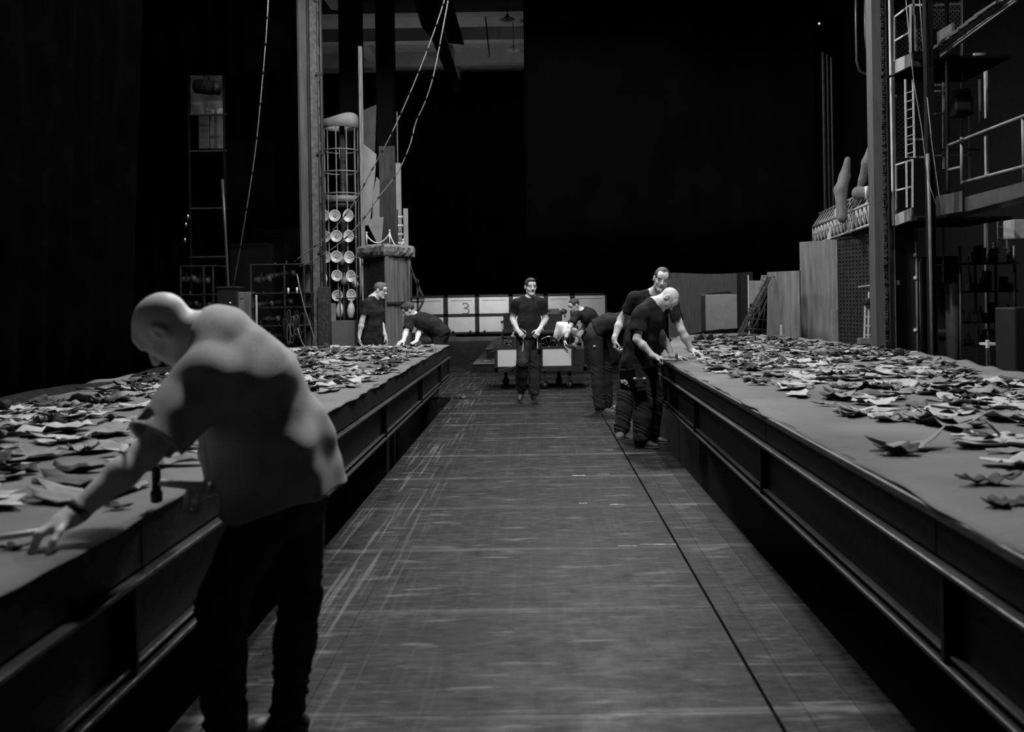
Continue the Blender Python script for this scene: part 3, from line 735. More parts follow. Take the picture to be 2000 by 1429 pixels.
# ---- man reaching into the cart
Y = 16.95
J = dict(head=at(1121, 597, Y - .1), face=(-.72, -.45, -.40), up=(-.25, -.12, .95), neck=at(1138, 609, Y), chest=at(1148, 617, Y), waist=at(1160, 632, Y + .05), pelvis=at(1170, 652, Y + .1),
         shL=at(1126, 616, Y - .2), shR=at(1146, 608, Y + .2), elL=at(1113, 639, Y - .34), elR=at(1140, 640, Y + .1), wrL=at(1103.5, 664, Y - .44), wrR=at(1125, 668, Y - .1),
         hipL=at(1167, 660, Y), hipR=at(1173, 657, Y + .2), knL=at(1163, 705, Y), knR=at(1176, 705, Y + .2), anL=(0, 0, 0), anR=(0, 0, 0), toeL=(-1, -.2, 0), toeR=(-1, -.2, 0))
J['anL'] = (J['knL'].x + .06, Y, .09); J['anR'] = (J['knR'].x + .06, Y + .25, .09)
m5, W, R = person('person', J, 'cropped-haired man in a black t-shirt leaning left over the loaded cart', hair=HAIRM, hair_style='crop', h=.0065, seed=15, sleeve=.7,
                  hands=dict(L=dict(d=(-.1, -.3, -.9), n=(.7, 0, 0), t=(0, -1, 0), curl=(.5, .6, .4)), R=dict(d=(-.3, -.2, -.8), n=(0, -1, 0), t=(-1, 0, 0))))
b = MB(); a = Vector(J['wrL']); b.lathe([(.030, -.05), (.040, -.045), (.042, .015), (.034, .02)], a, (Vector(J['wrL']) - Vector(J['elL'])).normalized(), 14); b.build('glove_cuff', RUBBER, m5)
# ---- man bent double, head hidden by the others
Y = 13.1
J = dict(head=at(1262, 640, Y + .1), face=(.5, -.1, -.85), up=(.85, 0, .45), neck=at(1243, 632, Y + .1), chest=at(1220, 630, Y + .05), waist=at(1188, 633, Y), pelvis=at(1164, 646, Y),
         shL=at(1238, 632, Y + .3), shR=at(1232, 638, Y - .12), elL=at(1240, 675, Y + .3), elR=at(1234, 680, Y - .1), wrL=at(1248, 712, Y + .25), wrR=at(1244, 718, Y - .08),
         hipL=at(1168, 655, Y + .12), hipR=at(1161, 658, Y - .08), knL=at(1182, 718, Y + .16), knR=at(1166, 722, Y - .10), anL=at(1186, 783, Y + .22), anR=at(1172, 792, Y - .14),
         toeL=(.98, -.1, 0), toeR=(.98, -.18, 0))
J['anL'].z = .085; J['anR'].z = .085
m6, W, R = person('person', J, 'man in tracksuit bottoms and grey trainers bent double, his head hidden', hair=HAIRM, h=.006, seed=21, shoe=SHOEG, trousers=mat('tracksuit', .012, .85, .4, 10, .4, 150),
                  leg_loose=.026, hem=.02, hem_down=(-1, 0, -.25), shirt=TEE, cuff=.98)
b = MB(); b.sphere(at(1161, 676, Y - .21), (.018, .006, .012), 10); b.build('pocket_logo', WHITE, m6)
# ---- tall man looking at the camera
Y = 10.75
J = dict(head=at(1292.5, 545.5, Y - .18), face=(-.04, -.97, -.20), up=(.17, -.15, .97), neck=at(1277, 577, Y - .03), chest=at(1272, 606, Y), waist=at(1255, 655, Y), pelvis=at(1243, 695, Y),
         shR=at(1241, 581, Y - .02), shL=at(1311, 589, Y - .05), elR=at(1213, 624, Y + .05), elL=at(1331, 645, Y - .12), wrR=at(1200, 662, Y - .05), wrL=at(1351, 684, Y - .12),
         hipR=at(1231, 703, Y + .02), hipL=at(1260, 703, Y + .05), knR=at(1223, 772, Y - .04), knL=at(1264, 772, Y + .1), anR=at(1214, 838, Y - .06), anL=at(1272, 838, Y + .12),
         toeR=(-.25, -.95, 0), toeL=(.25, -.95, 0))
J['anR'].z = .09; J['anL'].z = .09
m7, W, R = person('person', J, 'tall man looking at the camera with one hand on the right platform', hair=mat('receding_hair', .06, .6, .5, 120, .5, 160), hair_style='receding', h=.005, seed=25, sleeve=.66,
                  head_scale=1.06, shoe=SHOEG, leg_loose=.03, shirt_loose=.018, build=1.05, hem=.05,
                  hands=dict(L=dict(d=(.62, -.5, -.22), n=(-.1, -.1, -.95), t=(-.6, -.8, 0), curl=(.25, .35, .35), spread=.18, thumb=.3), R=dict(d=(0, -.1, -1), n=(1, .2, 0), t=(.2, -1, 0), curl=(.8, .9, .6), thumb=.4)))
# ---- bald man with the hammer
Y = 10.1
J = dict(head=at(1305.5, 583.5, Y + .02), face=(.42, -.28, -.86), up=(.80, -.12, .50), neck=at(1274, 595, Y), chest=at(1264, 622, Y), waist=at(1252, 668, Y), pelvis=at(1247, 706, Y),
         shR=at(1252, 612, Y - .16), shL=at(1279, 613, Y + .16), elR=at(1244, 663, Y - .26), elL=at(1291, 652, Y + .2), wrR=at(1276, 695, Y - .30), wrL=at(1314, 696, Y + .10),
         hipR=at(1243, 716, Y - .09), hipL=at(1260, 714, Y + .1), knR=at(1257, 788, Y - .13), knL=at(1276, 784, Y + .14), anR=at(1252, 862, Y - .15), anL=at(1272, 854, Y + .15),
         toeL=(.92, -.38, 0), toeR=(.90, -.42, 0))
J['anR'].z = .09; J['anL'].z = .09
m8, W, R = person('person', J, 'bald man in work trousers hammering at the edge of the right platform', h=.005, seed=31, sleeve=.72, shirt_loose=.030, leg_loose=.036, girth=1.05, hem=.06, cuff=.97,
                  hands=dict(R=dict(d=(.85, .1, -.25), n=(.1, .2, -.9), t=(.1, -1, .5), curl=(1.2, 1.3, .9), spread=.01, thumb=.7), L=dict(d=(.8, .05, -.12), n=(0, -.2, -.95), t=(-.2, -.9, .2), curl=(.25, .4, .3), spread=.05, thumb=.5)))
hammer('hammer', 'hammer with a pale wooden handle held by the bald man at the right platform', at(1287, 702.5, 9.82), at(1329, 702, 9.95) - at(1287, 702.5, 9.82), (.1, 0, 1), .225, .13)
a = at(1222, 728, Y - .24)
b = MB(); b.prism([at(1208, 722, Y - .20), at(1236, 718, Y - .26), at(1240, 765, Y - .24), at(1211, 760, Y - .18)], (.02, -.05, 0)); b.build('tool_pouch', mat('pouch_cloth', .006, .95, .3, 10, spec=.1), m8, bevel=.012)
b = MB()
for (xx, yy, ww, hh) in ((1211, 741, 5, 4), (1216, 740, 6, 6), (1222, 742, 6, 7), (1228, 744, 5, 6), (1213, 745, 4, 3), (1226, 751, 6, 4), (1232, 754, 4, 5), (1219, 748, 5, 3), (1233, 760, 2, 3)):
    b.prism([at(xx, yy + hh * .4, Y - .258), at(xx + ww * .6, yy, Y - .258), at(xx + ww * 1.3, yy + hh * .5, Y - .258), at(xx + ww * .9, yy + hh * 1.1, Y - .258), at(xx + ww * .3, yy + hh, Y - .258)], (0, -.004, 0))
b.build('white_print', WHITE, m8)
b = MB(); b.prism([at(*q, Y - .275) for q in ((1237, 738), (1260, 737), (1263, 756), (1240, 758))], (.0, -.03, 0)); b.build('thigh_pocket', mat('pocket_cloth'), m8, bevel=.012)
for x in (1240, 1258.5): b = MB(); b.sphere(at(x, 739, Y - .325), (.018, .006, .012), 8); b.build('reflective_tab', WHITE, m8)
# ================================================================= THE SCRAPS ON THE PLATFORMS
SCR = [mat('pale_scrap', .36, .8, .25, 12, .3, 60), mat('grey_scrap', .18, .85, .3, 12, .3, 60), mat('brown_scrap', .055, .8, .3, 12, .3, 60), mat('black_scrap', .010, .8, .4, 12, .3, 60)]
def scrap_mesh(rnd, size, curl, lump=0.0):
    """Irregular torn piece: an outline with points and bites, bent about one axis, 3 mm thick."""
    n = rnd.choice((18, 22, 26)); asp = rnd.uniform(1.1, 2.6); ph = [rnd.uniform(0, 6.28) for _ in range(4)]
    pts = [(0, 0)]; rings = 4; rad = []
    for k in range(n):
        a = 2 * PI * k / n
        r = 1 + .22 * math.sin(3 * a + ph[0]) + .18 * math.sin(5 * a + ph[1]) + rnd.uniform(-.20, .20)
        rad.append(max(.35, r))
    ca = rnd.uniform(0, PI); vs = []; tips = [rnd.uniform(0, 1) ** 2 for _ in range(n)]
    def P(x, y, k=0, t=0):
        u = x * math.cos(ca) + y * math.sin(ca); v = -x * math.sin(ca) + y * math.cos(ca)
        z = curl * (u * u) / max(size, .01) * 1.6 + .10 * size * math.sin(9 * v / size + ph[2]) * math.sin(7 * u / size + ph[3]) * (abs(curl) + .15)
        z += t ** 3 * tips[k] * size * .28 * (curl + .3)
        z += lump * size * (.5 + .5 * math.sin(14 * u / size + ph[2])) * max(0, 1 - (u * u + v * v) / (size * size))
        return [x, y, z]
    vs.append(P(0, 0))
    for i in range(1, rings + 1):
        t = i / rings
        for k in range(n):
            a = 2 * PI * k / n; r = size * .5 * t * (1 + (rad[k] - 1) * t)
            vs.append(P(r * math.cos(a) * math.sqrt(asp), r * math.sin(a) / math.sqrt(asp), k, t))
    zm = min(v[2] for v in vs)
    for v in vs: v[2] -= zm
    zx = max(v[2] for v in vs); lim = size * (.09 + .30 * min(2.2, curl)) if lump == 0 else size * (.14 + .30 * min(1.6, curl))
    if zx > lim:
        for v in vs: v[2] *= lim / zx
    N = len(vs); th = .003; top = [(v[0], v[1], v[2] + th) for v in vs]; fs = []
    for k in range(n): fs.append((0, 1 + k, 1 + (k + 1) % n))
    for i in range(1, rings):
        a, b = 1 + (i - 1) * n, 1 + i * n
        for k in range(n): fs.append((a + k, b + k, b + (k + 1) % n, a + (k + 1) % n))
    bot = [tuple(N + i for i in reversed(f)) for f in fs]; o = 1 + (rings - 1) * n
    side = [(o + (k + 1) % n, o + k, N + o + k, N + o + (k + 1) % n) for k in range(n)]
    return top + [tuple(v) for v in vs], fs + bot + side
rs = random.Random(42)
KINDS = []
for i in range(40):
    c = i % 10
    if c < 3: KINDS.append((scrap_mesh(rs, rs.uniform(.12, .27), rs.uniform(.02, .22)), 0, 'pale'))
    elif c < 7: KINDS.append((scrap_mesh(rs, rs.uniform(.10, .26), rs.uniform(.05, .45)), 1, 'grey'))
    elif c < 8: KINDS.append((scrap_mesh(rs, rs.uniform(.10, .20), rs.uniform(.2, .7)), 2, 'brown'))
    else: KINDS.append((scrap_mesh(rs, rs.uniform(.07, .15), rs.uniform(.5, 1.1), rs.uniform(.1, .3)), 3, 'dark'))
KMESH = []
for (vs, fs), mi, kd in KINDS:
    me = bpy.data.meshes.new('scrap'); me.from_pydata(vs, [], fs); me.materials.append(SCR[mi])
    if kd in ('pale', 'grey') and rs.random() < .5:      # the back of a sheet is darker
        me.materials.append(SCR[3]); h = len(fs) // 2
        me.polygons.foreach_set('material_index', [0] * ((len(fs) - 0) - (len(fs) - h)) + [1] * (len(fs) - h))
    me.polygons.foreach_set('use_smooth', [True] * len(fs)); me.update(); KMESH.append(me)
def scatter(side):
    out = []; r = random.Random(9 if side == 'right' else 10)
    # clustered: heaps of several pieces between bare patches of cloth
    while len(out) < (730 if side == 'right' else 700):
        y = r.uniform(2.6, 16.4) if side == 'right' else r.uniform(2.0, 14.2)
        x = r.uniform(1.55, 3.95) if side == 'right' else r.uniform(-3.6, -1.42)
        if side == 'right':
            xi = interp(RIN, y) + (.34 + .10 * math.sin(y * 1.3)); xo = interp(ROUT, y) - .25 - .1 * math.sin(y)
            if y < 3.6 and x < 2.0: continue
            if y < 5: xi += .2
            dens = .35 + .65 * min(1, max(0, (y - 3.5) / 4))
        else:
            xi = OUTL + .35 + .15 * math.sin(y * 1.1); xo = XL - .16 - .08 * math.sin(y * 2)
            dens = .6 if y < 6 else 1.0
        if not (xi < x < xo): continue
        cl = .5 + .5 * math.sin(x * 3.1 + 1.7 * math.sin(y * .9)) * math.sin(y * 1.9 + x)
        if r.random() > dens * (.25 + .85 * cl): continue
        out.append((x, y, r.uniform(0, 2 * PI), r.randrange(len(KINDS)), r.uniform(.75, 1.35), r.uniform(-.12, .12), r.uniform(-.12, .12)))
    out.sort(key=lambda q: q[1]); return out
LAB = {'pale': 'pale torn scrap', 'grey': 'mid-grey curled scrap', 'brown': 'dull brown-grey buckled scrap', 'dark': 'black crumpled scrap'}
for side, n in (('right', 150), ('left', 150)):
    pts = scatter(side)
    vis = [q for q in pts if not (side == 'left' and q[1] < 2.9) and not (side == 'right' and q[1] < 3.0)]
    for q in vis[:n]:
        x, y, rz, ki, sc, tx, ty = q
        o = bpy.data.objects.new('scrap', KMESH[ki]); COL.objects.link(o)
        o.location = (x, y, Z_TOP + .012 + .008 * rs.random()); o.rotation_euler = (tx * .5, ty * .5, rz); o.scale = (sc, sc, sc)
        kd = KINDS[ki][2]
        tag(o, '%s lying on the cloth of the %s platform, nearer half' % (LAB[kd], side), 'scrap', '%s scraps on the nearer half of the %s platform' % (kd, side))
    b = MB()
    for q in vis[n:]:
        x, y, rz, ki, sc, tx, ty = q; (vs, fs), mi, kd = KINDS[ki]; b.cur = mi
        M = Matrix.Translation((x, y, Z_TOP + .012)) @ Matrix.Rotation(rz, 4, 'Z') @ Matrix.Rotation(tx * .6, 4, 'X') @ Matrix.Scale(sc, 4)
        b.add([M @ Vector(v) for v in vs], fs, True)
    o = b.build('scraps', SCR); tag(o, 'layer of torn scraps covering the farther half of the %s platform' % side, 'scraps', kind='stuff')
def one_scrap(px, py, label, mi, size, curl, lump, seed, h=Z_TOP):
    r = random.Random(seed); vs, fs = scrap_mesh(r, size, curl, lump)
    d = (at(px, py, 1) - Vector((0, 0, CAM_H))); t = (h - CAM_H) / d.z; p = Vector((0, 0, CAM_H)) + d * t
    b = MB(); b.add([(v[0] + p.x, v[1] + p.y, v[2] + p.z + .012) for v in vs], fs, True)
    o = b.build('scrap', SCR[mi], origin=(p.x, p.y, p.z)); tag(o, label, 'scrap'); return o
one_scrap(1762, 882, 'boat-shaped grey scrap standing with a raised point near the right platform edge', 1, .20, 1.3, .0, 3)
one_scrap(1758, 890, 'black scrap lying under the boat-shaped grey scrap', 3, .13, .5, .1, 31)
one_scrap(1982, 868, 'large black crumpled scrap at the right edge of the picture', 3, .16, 2.2, .5, 4)
one_scrap(1962, 995, 'small isolated black scrap lowest on the right platform', 3, .11, .4, .2, 5)
one_scrap(1930, 952, 'black scrap with an upright lump, right of the boat-shaped one', 3, .13, .6, .5, 6)
one_scrap(150, 930, 'black peaked scrap beside the near man\'s forearm on the left platform', 3, .13, .8, .3, 7)
one_scrap(30, 1080, 'small dark scrap nearest the camera on the left platform', 3, .05, .6, .3, 8)
one_scrap(232, 1000, 'small round black scrap between the near man\'s forearm and the platform edge', 3, .05, .6, .5, 9)
one_scrap(1375, 668, 'black hump of scrap beside the tall man\'s hand on the right platform', 3, .26, 1.0, .5, 10)
rod('wooden_baton', 'pale thin baton lying under the fingers of the near bald man', at(-40, 1056, 2.66), at(88, 1036, 2.70), .009, mat('pale_wood_handle', .5), 'baton')
# crumpled cloths at the edges of the platforms
def heap(name, label, c, r, m, seed, cat='cloth', n=28, h=.2):
    rr = random.Random(seed); vs = []; fs = []; a = [rr.uniform(0, 6) for _ in range(6)]
    for j in range(9):
        for i in range(n):
            t = 2 * PI * i / n; s = j / 8; q = math.cos(s * PI / 2)
            w = 1 + .18 * math.sin(3 * t + a[0]) + .12 * math.sin(7 * t + a[1] + 3 * s)
            vs.append((c[0] + r[0] * q * w * math.cos(t), c[1] + r[1] * q * w * math.sin(t), c[2] + h * math.sin(s * PI / 2) * (1 + .25 * math.sin(5 * t + a[2] + 5 * s)) ))
    for j in range(8):
        for i in range(n): fs.append((j * n + i, j * n + (i + 1) % n, (j + 1) * n + (i + 1) % n, (j + 1) * n + i))
    fs.append(tuple(range(n - 1, -1, -1)))
    b = MB(); b.add(vs, fs, True); o = b.build(name, m, origin=c); tag(o, label, cat); return o
heap('folded_cloth', 'dark crumpled cloth lying along the outer edge of the left platform', (-3.66, 7.4, Z_TOP - .01), (.16, 1.1, 1), mat('dark_crumpled_cloth', .010, .95, .4, 9, .5, 40, spec=.1), 2, h=.05)
heap('folded_cloth', 'dark crumpled cloth behind the near man\'s head on the left platform', (-3.6, 9.6, Z_TOP - .01), (.2, .5, 1), mat('dark_crumpled_cloth'), 3, h=.06)

# ================================================================= CART, LOW SLABS, WHITE PANELS
Yc = 16.5
def boxpx(b, x0, y0, x1, y1, Y, d, zlo=None, zhi=None):
    """box whose front face fills the given pixel rectangle at depth Y, d metres deep"""
    m = (y0 + y1) / 2; xm = (x0 + x1) / 2
    a, c = at(x0, m, Y).x, at(x1, m, Y).x; zt, zb = at(xm, y0, Y).z, at(xm, y1, Y).z
    b.box(a, c, Y, Y + d, zb if zlo is None else zlo, zt if zhi is None else zhi); return a, c, zb, zt
rc = empty('prop_cart', at(1050, 0, Yc + .4).xy.to_3d(), label='wheeled cart with white side boards carrying a heap of props behind the walking man', cat='cart')
x0, x1 = at(966, 700, Yc).x, at(1146, 700, Yc).x; zb = .30; zt = .68
b = MB(); b.box(x0, x1, Yc, Yc + .06, zb, zb + .07); b.box(x0, x1, Yc + 1.0, Yc + 1.06, zb, zb + .07); b.box(x0, x0 + .06, Yc, Yc + 1.06, zb, zb + .07); b.box(x1 - .06, x1, Yc, Yc + 1.06, zb, zb + .07)
b.box(x0, x1, Yc, Yc + 1.06, zb + .07, zb + .09); b.build('chassis', DARKM, rc)
xe = at(1120, 700, Yc).x
b = MB()
for x in (x0, at(1054, 700, Yc).x, xe - .03): b.box(x, x + .035, Yc - .005, Yc + .03, zb + .07, zt + .02)
b.box(x0 - .03, xe + .04, Yc - .008, Yc + .035, zt, zt + .035); b.box(x0 - .03, xe + .04, Yc + 1.0, Yc + 1.03, zt, zt + .035); b.box(x0 - .03, x0, Yc, Yc + 1.03, zt, zt + .035)
b.build('rail', DARKM, rc)
for xa, xb, lab in ((at(972, 700, Yc).x, at(1052, 700, Yc).x, None), (at(1060, 700, Yc).x, xe - .035, None)):
    b = MB(); b.box(xa, xb, Yc + .004, Yc + .02, zb + .085, zt - .005); b.build('side_board', WHITE, rc, bevel=.004)
b = MB(); b.box(x0 + .01, x0 + .03, Yc + .05, Yc + 1.0, zb + .09, zt); b.build('end_board', mat('grey_board', .12), rc)
b = MB(); b.box(xe + .01, x1 - .03, Yc + .02, Yc + .9, zb + .09, zt + .0); b.build('tail_box', RUBBER, rc, bevel=.01)
b = MB(); b.bar((x0 + .06, Yc - .25, zb + .02), (x0 + .36, Yc - .02, zb + .09), .03); b.build('draw_bar', DARKM, rc)
for px, yy in ((1064, 0), (1113, 0.05), (1094, .8), (985, .8)):
    c = Vector((at(px, 740, Yc).x, Yc + .08 + yy, .075)); b = MB(); b.box(c.x - .03, c.x + .03, c.y - .04, c.y + .04, .13, zb); b.bar(c + Vector((-.028, 0, 0)), c + Vector((-.028, -.0, .09)), .008, .03); b.bar(c + Vector((.028, 0, 0)), c + Vector((.028, 0, .09)), .008, .03)
    fk = b.build('castor', DARKM, rc)
    b = MB(); b.lathe([(.035, -.016), (.07, -.018), (.075, -.010), (.075, .010), (.07, .018), (.035, .016)], c, (.75, -.65, 0), 20); b.build('wheel', RUBBER, fk)
    b = MB(); b.lathe([(.012, -.022), (.032, -.02), (.032, .02), (.012, .022)], c, (.75, -.65, 0), 14); b.build('hub', GREYM, fk)
b = MB(); b.bar(at(958, 688, Yc - .1), at(1002, 672, Yc + .3), .02); b.build('side_rod', DARKM, rc)
# props on the cart
def wheel(px, py, Y, rpx, label, m, tilt=(0.15, -1, .1), spokes=10):
    c = at(px, py, Y); R_ = rpx / FPX * Y; root = empty('spoked_wheel', c, label=label, cat='wheel'); ax = Vector(tilt).normalized()
    b = MB(); b.lathe([(R_ - .035, -.012), (R_, -.014), (R_, .014), (R_ - .035, .012)], c, ax, 36, closed=True); b.build('rim', m, root)
    u = ax.cross(Vector((0, 0, 1))).normalized(); v = ax.cross(u)
    for k in range(spokes):
        a = 2 * PI * k / spokes; d = u * math.cos(a) + v * math.sin(a); b = MB(); b.tube([c + d * .02, c + d * (R_ - .03)], .006, 6); b.build('spoke', m, root)
    b = MB(); b.lathe([(.03, -.03), (.035, 0), (.03, .03)], c, ax, 14); b.build('hub', m, root); return root
wheel(1072, 679, Yc + .12, 23, 'black spoked wheel lying upright on the cart, left of the other wheel', mat('black_gloss', .02, .25), tilt=(.1, -1, .12))
wheel(1113, 676, Yc + .16, 27, 'pale-rimmed wheel on the cart under the cropped-haired man\'s arm', mat('worn_rim', .12, .4, .4, 10), tilt=(-.15, -1, .15), spokes=8)
def sheetpoly(name, label, pts, Y, d, m, cat, tilt=0.0, parent=None):
    b = MB(); zs = [at(x, y, Y).z for x, y in pts]; z0 = min(zs)
    P = [at(x, y, Y) + Vector((0, (at(x, y, Y).z - z0) * tilt, 0)) for x, y in pts]
    b.prism(P, (0, d, 0)); c = P[0].copy(); o = b.build(name, m, parent, bevel=min(.004, abs(d) / 4), origin=None if parent else (c.x, c.y, z0))
    if label: tag(o, label, cat)
    return o
A_ = lambda x, y, d=.5: at(x, y, Yc + d)
o = sdf_mesh([cap(A_(1083, 661), A_(1098, 637), .06, .085, .05), cap(A_(1098, 636), A_(1104, 650, .45), .07, .08, .05), cap(A_(1104, 640), A_(1122, 650), .08, .07, .05), cap(A_(1122, 650), A_(1131, 663), .06, .045, .04)], .010, 'white_cloth', mat('white_linen', .72, .8, .1, 9, .4, 20), None, wr=lambda Pt: wrinkle(Pt, 2, .022, .8))
tag(o, 'bright white cloth bundle heaped on the cart behind the wheels', 'cloth')
b = MB(); boxpx(b, 1062, 609, 1098, 648, Yc + .55, .45); o = b.build('black_bin', RUBBER, bevel=.03); tag(o, 'black rounded trunk standing high on the cart', 'trunk')
b = MB(); boxpx(b, 1070, 603, 1108, 614, Yc + .6, .4); o = b.build('black_bag', RUBBER, bevel=.05); tag(o, 'black soft bag lying on top of the trunk on the cart', 'bag')
b = MB(); boxpx(b, 1050, 646, 1082, 652, Yc + .2, .5); o = b.build('dark_tray', DARKM, bevel=.006); tag(o, 'dark flat tray resting between trunk and wheels on the cart', 'tray')
b = MB(); boxpx(b, 1000, 655, 1140, 684, Yc + .62, .32); o = b.build('prop_crate', mat('dark_crate', .02, .7, .4, 8, .3, 40), bevel=.02); tag(o, 'long dark crate in the bed of the cart beneath the bundles', 'crate')
b = MB(); c = at(1092, 618, Yc + .5); b.tube([c + Vector((.10 * math.cos(a), 0, .12 * math.sin(a))) for a in [i * .12 - .2 for i in range(16)]], .012, 8); o = b.build('curved_handle', mat('bright_metal', .5)); tag(o, 'bright curved metal handle leaning against the trunk on the cart', 'handle')
rr = random.Random(4)
for i, (px, py) in enumerate(((1060, 655), (1066, 660), (1084, 655), (1091, 651), (1128, 640), (1134, 646), (1137, 655), (1000, 660), (1012, 668), (992, 676), (1005, 676), (1130, 668))):
    c = at(px, py, Yc + .5 + .02 * i); b = MB(); b.lathe([(.02, 0), (.045, .01), (.03, .05), (.012, .07), (.02, .11)], c, (rr.uniform(-1, 1), rr.uniform(-.4, .4), rr.uniform(-.2, 1)), 12)
    o = b.build('small_turned_prop', [GREYM, RUBBER, PALEM][i % 3] if i < 7 else [DARKM, GREYM][i % 2]); tag(o, 'small turned prop in the jumble on the cart', 'prop', 'small props heaped on the cart')
# armchair standing on the cart end
Yk = 22.0; rk = empty('armchair', at(990, 665, Yk + .2), label='grey upholstered armchair with a dark frame on the upper slab behind the cart', cat='chair')
def cb(name, x0, y0, x1, y1, Y, d, m, bev=.01): b = MB(); boxpx(b, x0, y0, x1, y1, Y, d); return b.build(name, m, rk, bevel=bev)
UPH = mat('grey_upholstery', .06, .9, .2, 8)
cb('backrest', 983, 611, 1003, 645, Yk + .45, .06, UPH, .02); cb('seat', 981, 643, 1004, 651, Yk, .45, UPH, .02)
for x in (979.5, 1002): cb('leg', x, 650, x + 3, 677, Yk, .04, DARKM, .003); cb('leg', x + 1, 650, x + 4, 676, Yk + .45, .04, DARKM, .003); cb('armrest', x - 1.5, 627, x + 2.5, 631, Yk, .5, DARKM, .006); cb('arm_post', x, 630, x + 3, 645, Yk + .02, .04, mat('pale_paint', .5), .003)
# two stacked low slabs strewn with scraps behind the cart
def slab(x0, x1, y0, y1, z0, z1, label):
    r = empty('low_slab', ((x0 + x1) / 2, (y0 + y1) / 2, z0), label=label, cat='platform')
    b = MB(); b.box(x0, x1, y0, y1, z0, z1 - .03); b.build('base', BOARDM, r, bevel=.01)
    b = MB(); b.box(x0 - .03, x1, y0 - .03, y1, z1 - .03, z1); b.build('cloth_top', CLOTHM, r, bevel=.01); return r
xs = at(927, 720, 20.6).x
slab(xs, .9, 20.6, 24.6, 0, .20, 'low dark slab with scraps on the floor behind the left end of the cart')
slab(at(951, 690, 21.8).x, .9, 21.8, 28, .20, .44, 'upper slab stacked on the low slab behind the cart')
b = MB()
for i in range(150):
    up = i % 3; (vs, fs), mi, kd = KINDS[rr.randrange(40)]; b.cur = mi
    x, y, z = (rr.uniform(xs + .1, .7), rr.uniform(20.7, 21.7), .20) if up == 0 else (rr.uniform(-.95, .7), rr.uniform(21.9, 27.5), .44)
    M = Matrix.Translation((x, y, z)) @ Matrix.Rotation(rr.uniform(0, 6), 4, 'Z'); b.add([M @ Vector(v) for v in vs], fs, True)
o = b.build('scraps', SCR); tag(o, 'torn scraps scattered over the two slabs behind the cart', 'scraps', kind='stuff')
heap('dark_bundle', 'small dark twisted bundle lying on the left joint of the walkway', (at(903, 772, 15.3).x, 15.2, 0), (.10, .06, 1), RUBBER, 6, 'bundle', h=.06)
# row of white panels across the far stage
Yw = 42.0
def panel(px0, px1, ytop, ybot, mid, label, n=1):
    r = empty('folding_screen', at((px0 + px1) / 2, ybot, Yw), label=label, cat='panel', group=None)
    a, c, z0, z1 = at(px0, 610, Yw).x, at(px1, 610, Yw).x, 0.0, 1.72
    b = MB(); 
    for xa, xb, za, zz in ((a, c, z1 - .09, z1), (a, c, z0, z0 + .16), (a, a + .09, z0, z1), (c - .09, c, z0, z1)): b.box(xa, xb, Yw - .04, Yw + .04, za, zz)
    if mid: b.box(a, c, Yw - .04, Yw + .04, .82, .93)
    b.build('frame', DARKM, r)
    b = MB(); b.box(a + .09, c - .09, Yw - .01, Yw + .01, (.93 if mid else z0 + .16), z1 - .09); b.build('upper_sheet', WHITE, r)
    if mid: b = MB(); b.box(a + .09, c - .09, Yw - .01, Yw + .01, z0 + .16, .82); b.build('lower_sheet', WHITE, r)
    b = MB(); b.box(a + .2, c - .2, Yw - .02, Yw - .01, 1.48, 1.495); b.build('seam', DARKM, r)
    for x in (a + .3, c - .3): b = MB(); b.box(x - .05, x + .05, Yw - .08, Yw - .04, .12, .22); b.build('foot_block', DARKM, r)
    return r
panel(800, 871, 580, 655, True, 'white framed panel left of the panel with a grey smudge, partly behind the leaning man')
p3 = panel(871, 932, 579, 655, True, 'white framed panel with a grey smudged mark on its upper sheet')
panel(932, 998, 577, 655, True, 'white framed panel immediately left of the walking man')
panel(998, 1066, 576, 655, True, 'white framed panel partly hidden behind the walking man')
panel(1066, 1118, 575, 655, False, 'white framed panel directly above the black trunk on the cart')
panel(1118, 1186, 575, 655, False, 'rightmost white framed panel behind the cropped-haired man')
sm = mat('grey_smudge', .22, .9, .3, 12); q = at(910, 601, Yw - .03)
b = MB(); P3 = [(-.13, .17), (0, .20), (.10, .15), (.10, .06), (.0, .01), (-.08, 0), (.02, -.02), (.12, -.08), (.12, -.19), (.02, -.25), (-.15, -.24)]
for (ax_, az_), (bx_, bz_) in zip(P3[:-1], P3[1:]): b.bar((q.x + ax_, Yw - .013, q.z + az_), (q.x + bx_, Yw - .013, q.z + bz_), .006, .09, up=(0, 1, 0)) if False else b.tube([(q.x + ax_, Yw + .018, q.z + az_), (q.x + bx_, Yw + .018, q.z + bz_)], .042, 10)
b.build('smudge', sm, p3)
b = MB(); b.box(at(880, 0, 41).x, at(1190, 0, 41).x, 41, 41.3, 0, .10); tag(b.build('trim_rear_kerb', BLACK), kind='structure')
# ================================================================= LEFT WING
def pb(name, x0, y0, x1, y1, Y, d, m, parent=None, label=None, cat=None, group=None, bev=.004, z0=None, z1=None):
    """one box-shaped piece whose front face is seen at pixels x0..x1, y0..y1 from depth Y; z0/z1 override its ends"""
    b = MB(); a, c, lo, hi = boxpx(b, x0, y0, x1, y1, Y, d, z0, z1)
    o = b.build(name, m, parent, bevel=bev, origin=None if parent else ((a + c) / 2, Y + d / 2, lo if z0 is None else z0))
    if label: tag(o, label, cat, group)
    return o
def E(name, px, py, Y, label, cat, group=None): return empty(name, at(px, py, Y), label=label, cat=cat, group=group)
COLM = mat('lit_column_paint', .075, .6, .4, 4, .3, 25, stretch=(3, 3, .4)); COLD = mat('shaded_column_paint', .02, .6, .5, 4, .3, 30, stretch=(3, 3, .5))  # two tones put the columns' lit faces and shaded parts into the colour
